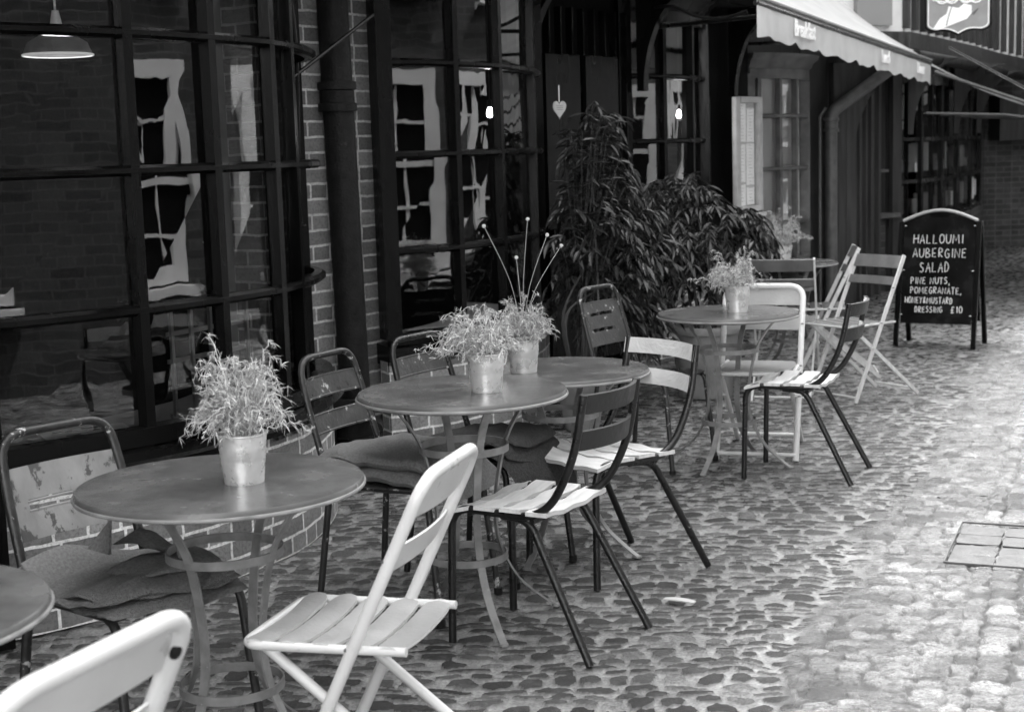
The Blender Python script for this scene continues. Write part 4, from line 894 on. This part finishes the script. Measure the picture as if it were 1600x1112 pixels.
# ------------------------------------------------------------------ shrubs in planters
def planter(label, r0, r1, h, x, y):
    w = MB(); w.lathe([(0, 0), (r0, 0), (r0+.004, .02), (r1-.015, h-.05), (r1, h-.045), (r1+.006, h-.02), (r1, h), (r1-.025, h), (r1-.03, h-.05), (0, h-.05)], n=40)
    o = w.build('planter', M['terracotta'], None, 40, (x, y, 0)); tag(o, label, 'planter'); return o
planter('tapered stone planter below the third table, holding tall shrub', .09, .165, .36, .37, 8.03)
planter('large stone planter behind the table, holding the low bushy shrub', .16, .215, .43, 1.17, 9.02)
def shrub(label, seed, x, y, base_z, env, n, leafL=.07):
    rnd = random.Random(seed); t = tag(empty('leafy_shrub', (x, y, base_z)), label, 'shrub')
    st_ = MB(); lf = MB()
    def leafq(p_, d, L_, wd):
        d = unit(d); s_ = unit(np.cross(d, np.array([rnd.uniform(-.4, .4), rnd.uniform(-.4, .4), 1.]))); nrm = np.cross(s_, d)
        q = [p_, p_+d*L_*.3+s_*wd*.45+nrm*.004, p_+d*L_*.62+s_*wd*.38+nrm*.002, p_+d*L_-nrm*L_*.1, p_+d*L_*.62-s_*wd*.38+nrm*.002, p_+d*L_*.3-s_*wd*.45+nrm*.004, p_+d*L_*.45-nrm*.004]
        lf.add(q, [(0, 1, 6), (1, 2, 6), (2, 3, 6), (3, 4, 6), (4, 5, 6), (5, 0, 6)])
    for k in range(n):
        c, rad = env[rnd.randrange(len(env))]
        d = unit(np.array([rnd.gauss(0, 1), rnd.gauss(-.35, 1), rnd.gauss(0, .9)])); rr_ = rnd.random()**.45
        e = np.array(c)+d*np.array(rad)*rr_-np.array([x, y, base_z])
        b0 = e*np.array([.55, .55, .6])+np.array([0, 0, .05]) if rnd.random() < .8 else np.array([rnd.uniform(-.06, .06), rnd.uniform(-.06, .06), 0.])
        out = unit(e*np.array([1, 1, .1])+np.array([rnd.uniform(-.3, .3), rnd.uniform(-.5, .1), 0]))
        tip = e+out*.10+np.array([0, 0, -.05-.08*rnd.random()])
        P_ = smooth_line([b0, e*.6+b0*.4+np.array([0, 0, .04]), e, tip], 4)
        st_.tube(P_[4:] if rnd.random() < .8 else P_, .0012, 4)
        m_ = len(P_)
        for i in range(m_-7, m_-1):
            tg = unit(P_[i+1]-P_[i]); sdv = unit(np.cross(tg, np.array([0, 0, 1.])+.01))
            for s_ in (-1, 1):
                if rnd.random() < .9: leafq(P_[i], tg*.5+sdv*s_*.8+np.array([rnd.uniform(-.3, .3), rnd.uniform(-.3, .3), -.55+rnd.uniform(-.4, .4)]), leafL*rnd.uniform(.45, 1.3), leafL*rnd.uniform(.2, .32))
        leafq(P_[-1], tg+np.array([0, 0, -.5]), leafL*1.1, leafL*.32)
    lf.build('foliage', M['leaf'], t, 0)
    for k in range(5):
        a = k*1.3; st_.tube(smooth_line([(.05*math.cos(a), .05*math.sin(a), -.05), (.1*math.cos(a), .08*math.sin(a), .3), tuple((np.array(env[k % len(env)][0])-np.array([x, y, base_z]))*.9)]), [.009]*7+[.006]*6, 6)
    st_.build('stem', M['stem'], t)
    return t
shrub('tall dark shrub with drooping pointed leaves beside the door', 4, .37, 8.03, .33,
      [((.50, 8.7, 1.50), (.19, .25, .28)), ((.50, 8.6, 1.25), (.20, .28, .25)), ((.50, 8.45, 1.0), (.28, .3, .25)), ((.55, 8.4, .78), (.30, .3, .22)), ((.62, 8.5, .55), (.25, .25, .18)), ((.72, 8.6, 1.0), (.25, .3, .25))], 360, .095)
shrub('low spreading leafy shrub under the third bow window', 6, 1.17, 9.02, .40,
      [((1.15, 9.15, .98), (.36, .35, .22)), ((.95, 9.1, .80), (.30, .3, .25)), ((1.30, 9.2, .78), (.30, .3, .24)), ((1.05, 9.3, 1.22), (.26, .3, .16)), ((.82, 9.0, 1.08), (.25, .3, .25)), ((1.45, 9.3, .95), (.16, .2, .2))], 400, .088)

# ------------------------------------------------------------------ blankets
def folded(name, label, layers, mat, seed, loc, rz, parts_=()):
    t = tag(empty(name, loc, rz), label, 'blanket'); w = MB(); z = 0
    for li, (wx_, wy_, th, cx, cy, warp) in enumerate(layers):
        n1_, n2_ = 34, 34; A = []; B = []
        for i in range(n1_+1):
            for j in range(n2_+1):
                u, v = i/n1_*2-1, j/n2_*2-1
                ru = u*(1-.10*abs(v)**3); rv = v*(1-.08*abs(u)**3)
                edge = (1-abs(u)**9)*(1-abs(v)**9); th_ = th*.5*edge**.5
                X_, Y_ = cx+ru*wx_/2, cy+rv*wy_/2
                nz = .012*(float(vn(np.float64(X_*8+li*.7), np.float64(Y_*8), seed+li))-.5)*2+.006*(float(vn(np.float64(X_*26+Y_*12), np.float64(Y_*10), seed+li+5))-.5)*2+.0015*math.sin(X_*50+Y_*25+li)
                zc = z+th*.5+nz+warp(X_, Y_)
                A.append((X_, Y_, zc+th_)); B.append((X_, Y_, zc-th_))
        m_ = n2_+1; nA = len(A); fs = []
        for i in range(n1_):
            for j in range(n2_): q = (i*m_+j, (i+1)*m_+j, (i+1)*m_+j+1, i*m_+j+1); fs.append(q); fs.append(tuple(k+nA for k in q[::-1]))
        w.add(A+B, fs); z += th*.92
    for fn_ in parts_: fn_(w)
    w.build('wool_layers', mat, t, 70); return t
def droop(x0, k): return lambda X, Y: -k*max(0, X-x0)**2
def curl(X, Y): return 4.5*max(0, -X-.12)**2*min(1, max(0, (.12-Y)/.2))-1.6*max(0, X-.12)**2+.012*math.sin(X*14+Y*9)
def curl_old(X, Y): return 2.2*max(0, -Y-.10)**2+.9*max(0, -X-.14)**2*0-1.2*max(0, X-.15)**2
def flap1(w):
    def fn(u, v):
        a = u*1.0; return (-.03+.10*u, .05+.04*math.cos(v*2.2)-.02*v, .055+.085*math.sin(v*1.5)*(1-.6*abs(u-.2))), (.1, -1, .4)
    w.sheet(fn, np.linspace(-1, 1, 14), np.linspace(0, 1, 9), .012)
    def fn2(u, v): return (-.13+.05*u*(1-v), -.04+.04*v, .07+.075*v), (.4, -1, .2)
    w.sheet(fn2, np.linspace(-1, 1, 8), np.linspace(0, 1, 7), .011)
folded('wool_blanket', 'crumpled grey wool blanket folded in layers on the nearest metal chair', [(.45, .43, .017, .01, -.03, curl), (.42, .44, .016, -.0, -.04, curl), (.43, .40, .015, .0, -.04, curl), (.20, .24, .015, .05, .03, curl)], M['wool'], 3, (-.95, 3.70, .447), R(-42), (flap1,))
folded('wool_blanket', 'thick grey blanket folded double on the chipped dark chair', [(.50, .44, .05, .03, 0, droop(.12, 3)), (.47, .42, .046, .0, 0, droop(.12, 3))], M['wool'], 7, (-.37, 4.95, .447), R(-28))
folded('wool_blanket', 'dark blanket draped over the seat edge behind second table', [(.50, .40, .028, .04, 0, droop(.14, 9)), (.40, .36, .022, .02, 0, droop(.12, 7)), (.22, .30, .02, .10, .02, droop(.14, 6))], M['wool_dark'], 9, (-.10, 5.36, .447), R(-33))

# ------------------------------------------------------------------ inside the windows
def pendant(label, x, y, z, lamp_r):
    t = tag(empty('pendant_lamp', (x, y, z)), label, 'lamp'); w = MB()
    w.lathe([(.012, .10), (.02, .085), (lamp_r*.45, .075), (lamp_r*.85, .045), (lamp_r, .0), (lamp_r-.006, .0), (lamp_r*.82, .038), (lamp_r*.4, .068), (0, .075)], n=40); w.build('lamp_shade', M['terracotta'], t)
    w = MB(); w.tube([(lamp_r*math.cos(a), lamp_r*math.sin(a), 0) for a in np.linspace(0, 2*math.pi, 40, endpoint=False)], .004, 6, closed=True); w.build('rim', M['shade_in'], t)
    w = MB(); w.lathe([(0, .16), (.012, .16), (.022, .11), (.024, .09), (0, .09)], n=14); w.tube([(0, 0, .16), (0, 0, .6)], .004, 6); w.build('cord', M['paper'], t)
    return t
pendant('shaded pendant lamp hanging inside nearest bow window, top left', -1.63, 5.62, 1.90, .125)
def bulb(label, x, y, z):
    t = tag(empty('light_bulb', (x, y, z)), label, 'lamp', 'bare bulbs lit inside the windows'); w = MB()
    w.lathe([(0, -.028), (.011, -.025), (.017, -.013), (.016, .003), (.010, .026), (0, .034)], n=16); w.build('bulb', M['bulb'], t)
    w = MB(); w.lathe([(0, .03), (.014, .03), (.014, .07), (0, .075)], n=12); w.tube([(0, 0, .07), (0, 0, .8)], .003, 5); w.build('cord', M['iron'], t)
    l = bpy.data.lights.new('bulb_light', 'POINT'); l.energy = .5; l.shadow_soft_size = .03; lo = bpy.data.objects.new('bulb_light', l); COL.objects.link(lo); lo.parent = t; lo.location = (0, 0, -.08)
bulb('lit bare bulb inside the second bow window', -.085, 8.75, 1.725)
bulb('lit bare bulb inside the third bow window', 1.345, 11.75, 1.746)
lp = bpy.data.lights.new('pendant_light', 'POINT'); lp.energy = .12; lp.shadow_soft_size = .05; lo = bpy.data.objects.new('pendant_light', lp); COL.objects.link(lo); lo.location = (-1.63, 5.62, 1.86)
# white lattice rack
lt = tag(empty('lattice_rack', (-1.13, 5.62, .56), R(62)), 'white lattice rack standing inside the nearest bow window', 'rack'); w = MB()
for k in range(5): w.box((-.22+k*.11, 0, .22), (.014, .012, .44))
for k in range(5): w.box((0, .013, .02+k*.10), (.46, .012, .016))
w.build('bars', M['wood_pale'], lt, 0)
rnd = random.Random(14)
def paper_pile(label, x, y, z, n, rz, sz=(.3, .22)):
    t = tag(empty('magazine_pile', (x, y, z), rz), label, 'magazines', 'magazines inside the windows')
    for k in range(n):
        w = MB(); w.box((rnd.uniform(-.04, .04), rnd.uniform(-.03, .03), .004+k*.009), (sz[0], sz[1], .007), rnd.uniform(-.4, .4))
        for q in range(7): w.box((rnd.uniform(-.08, .08), rnd.uniform(-.07, .07), .0085+k*.009), (rnd.uniform(.02, .12), rnd.uniform(.005, .02), .0012), rnd.uniform(-.4, .4), mi=1)
        w.build('magazine', [M['paper'], M['print']], t, 0)
paper_pile('pile of printed magazines on the sill at nearest bow window left', -1.47, 5.12, .535, 6, .6)
paper_pile('flat papers spread on the sill in the second bow window', -.40, 7.85, .55, 4, .5)
w = MB()
w.add([], [])
for z0 in (.50,):
    P1_ = offs(B1, -.09); P2_ = offs(B1, -.62)
slab([tuple(q) for q in offs(B1, -.075)][1:-2], [(q[0]-.45, q[1]+.42) for q in offs(B1, -.1)][1:-2], .50, .532).build('window_board', M['wood_pale'], cafe, 0)
slab([tuple(q) for q in offs(B2, -.075)][1:-2], [(q[0]-.40, q[1]+.40) for q in offs(B2, -.1)][1:-2], .51, .545).build('window_board', M['wood_pale'], cafe, 0)

# ------------------------------------------------------------------ street cover and scraps
cv = tag(empty('inspection_cover', (1.512, 5.191, .006), math.atan2(-.385, .92)), 'rectangular recessed cover framed in metal and filled with setts', 'cover'); w = MB()
for a_, b_ in (((0, 0), (.9, 0)), ((0, .6), (.9, .6)), ((0, 0), (0, .6)), ((.9, 0), (.9, .6)), ((.42, .02), (.42, .58))): w.beam((*a_, .004), (*b_, .004), .0055, .008)
w.build('frame', M['iron_grey'], cv)
w = MB(); rnd = random.Random(4)
for i in range(5):
    for j in range(4):
        cx, cy = .085+i*.165+(.03 if i > 2 else 0), .09+j*.14; q = []
        w.sheet(lambda u, v, cx=cx, cy=cy: ((cx+u*.079*(1-.05*v*v), cy+v*.066*(1-.05*u*u), -.010+.006*(1-u**4)*(1-v**4)+.003*math.sin(cx*40+cy*31)), (0, 0, 1)), np.linspace(-1, 1, 7), np.linspace(-1, 1, 7), .012)
w.build('stone_inlay', pm('worn_sett', .09, .6, .25, 20, .5, 60), cv)
w = MB(); w.sheet(lambda u, v: ((.055*u, .016*v*(1-.3*u*u), .008+.004*(1-u*u)), (0, 0, 1)), np.linspace(-1, 1, 9), np.linspace(-1, 1, 5), .004)
o = w.build('broken_tile', M['wood_pale'], None, 40, (.53, 4.83, .002)); o.rotation_euler = (0, 0, R(-28)); tag(o, 'small white broken tile lying on the cobbles', 'tile')
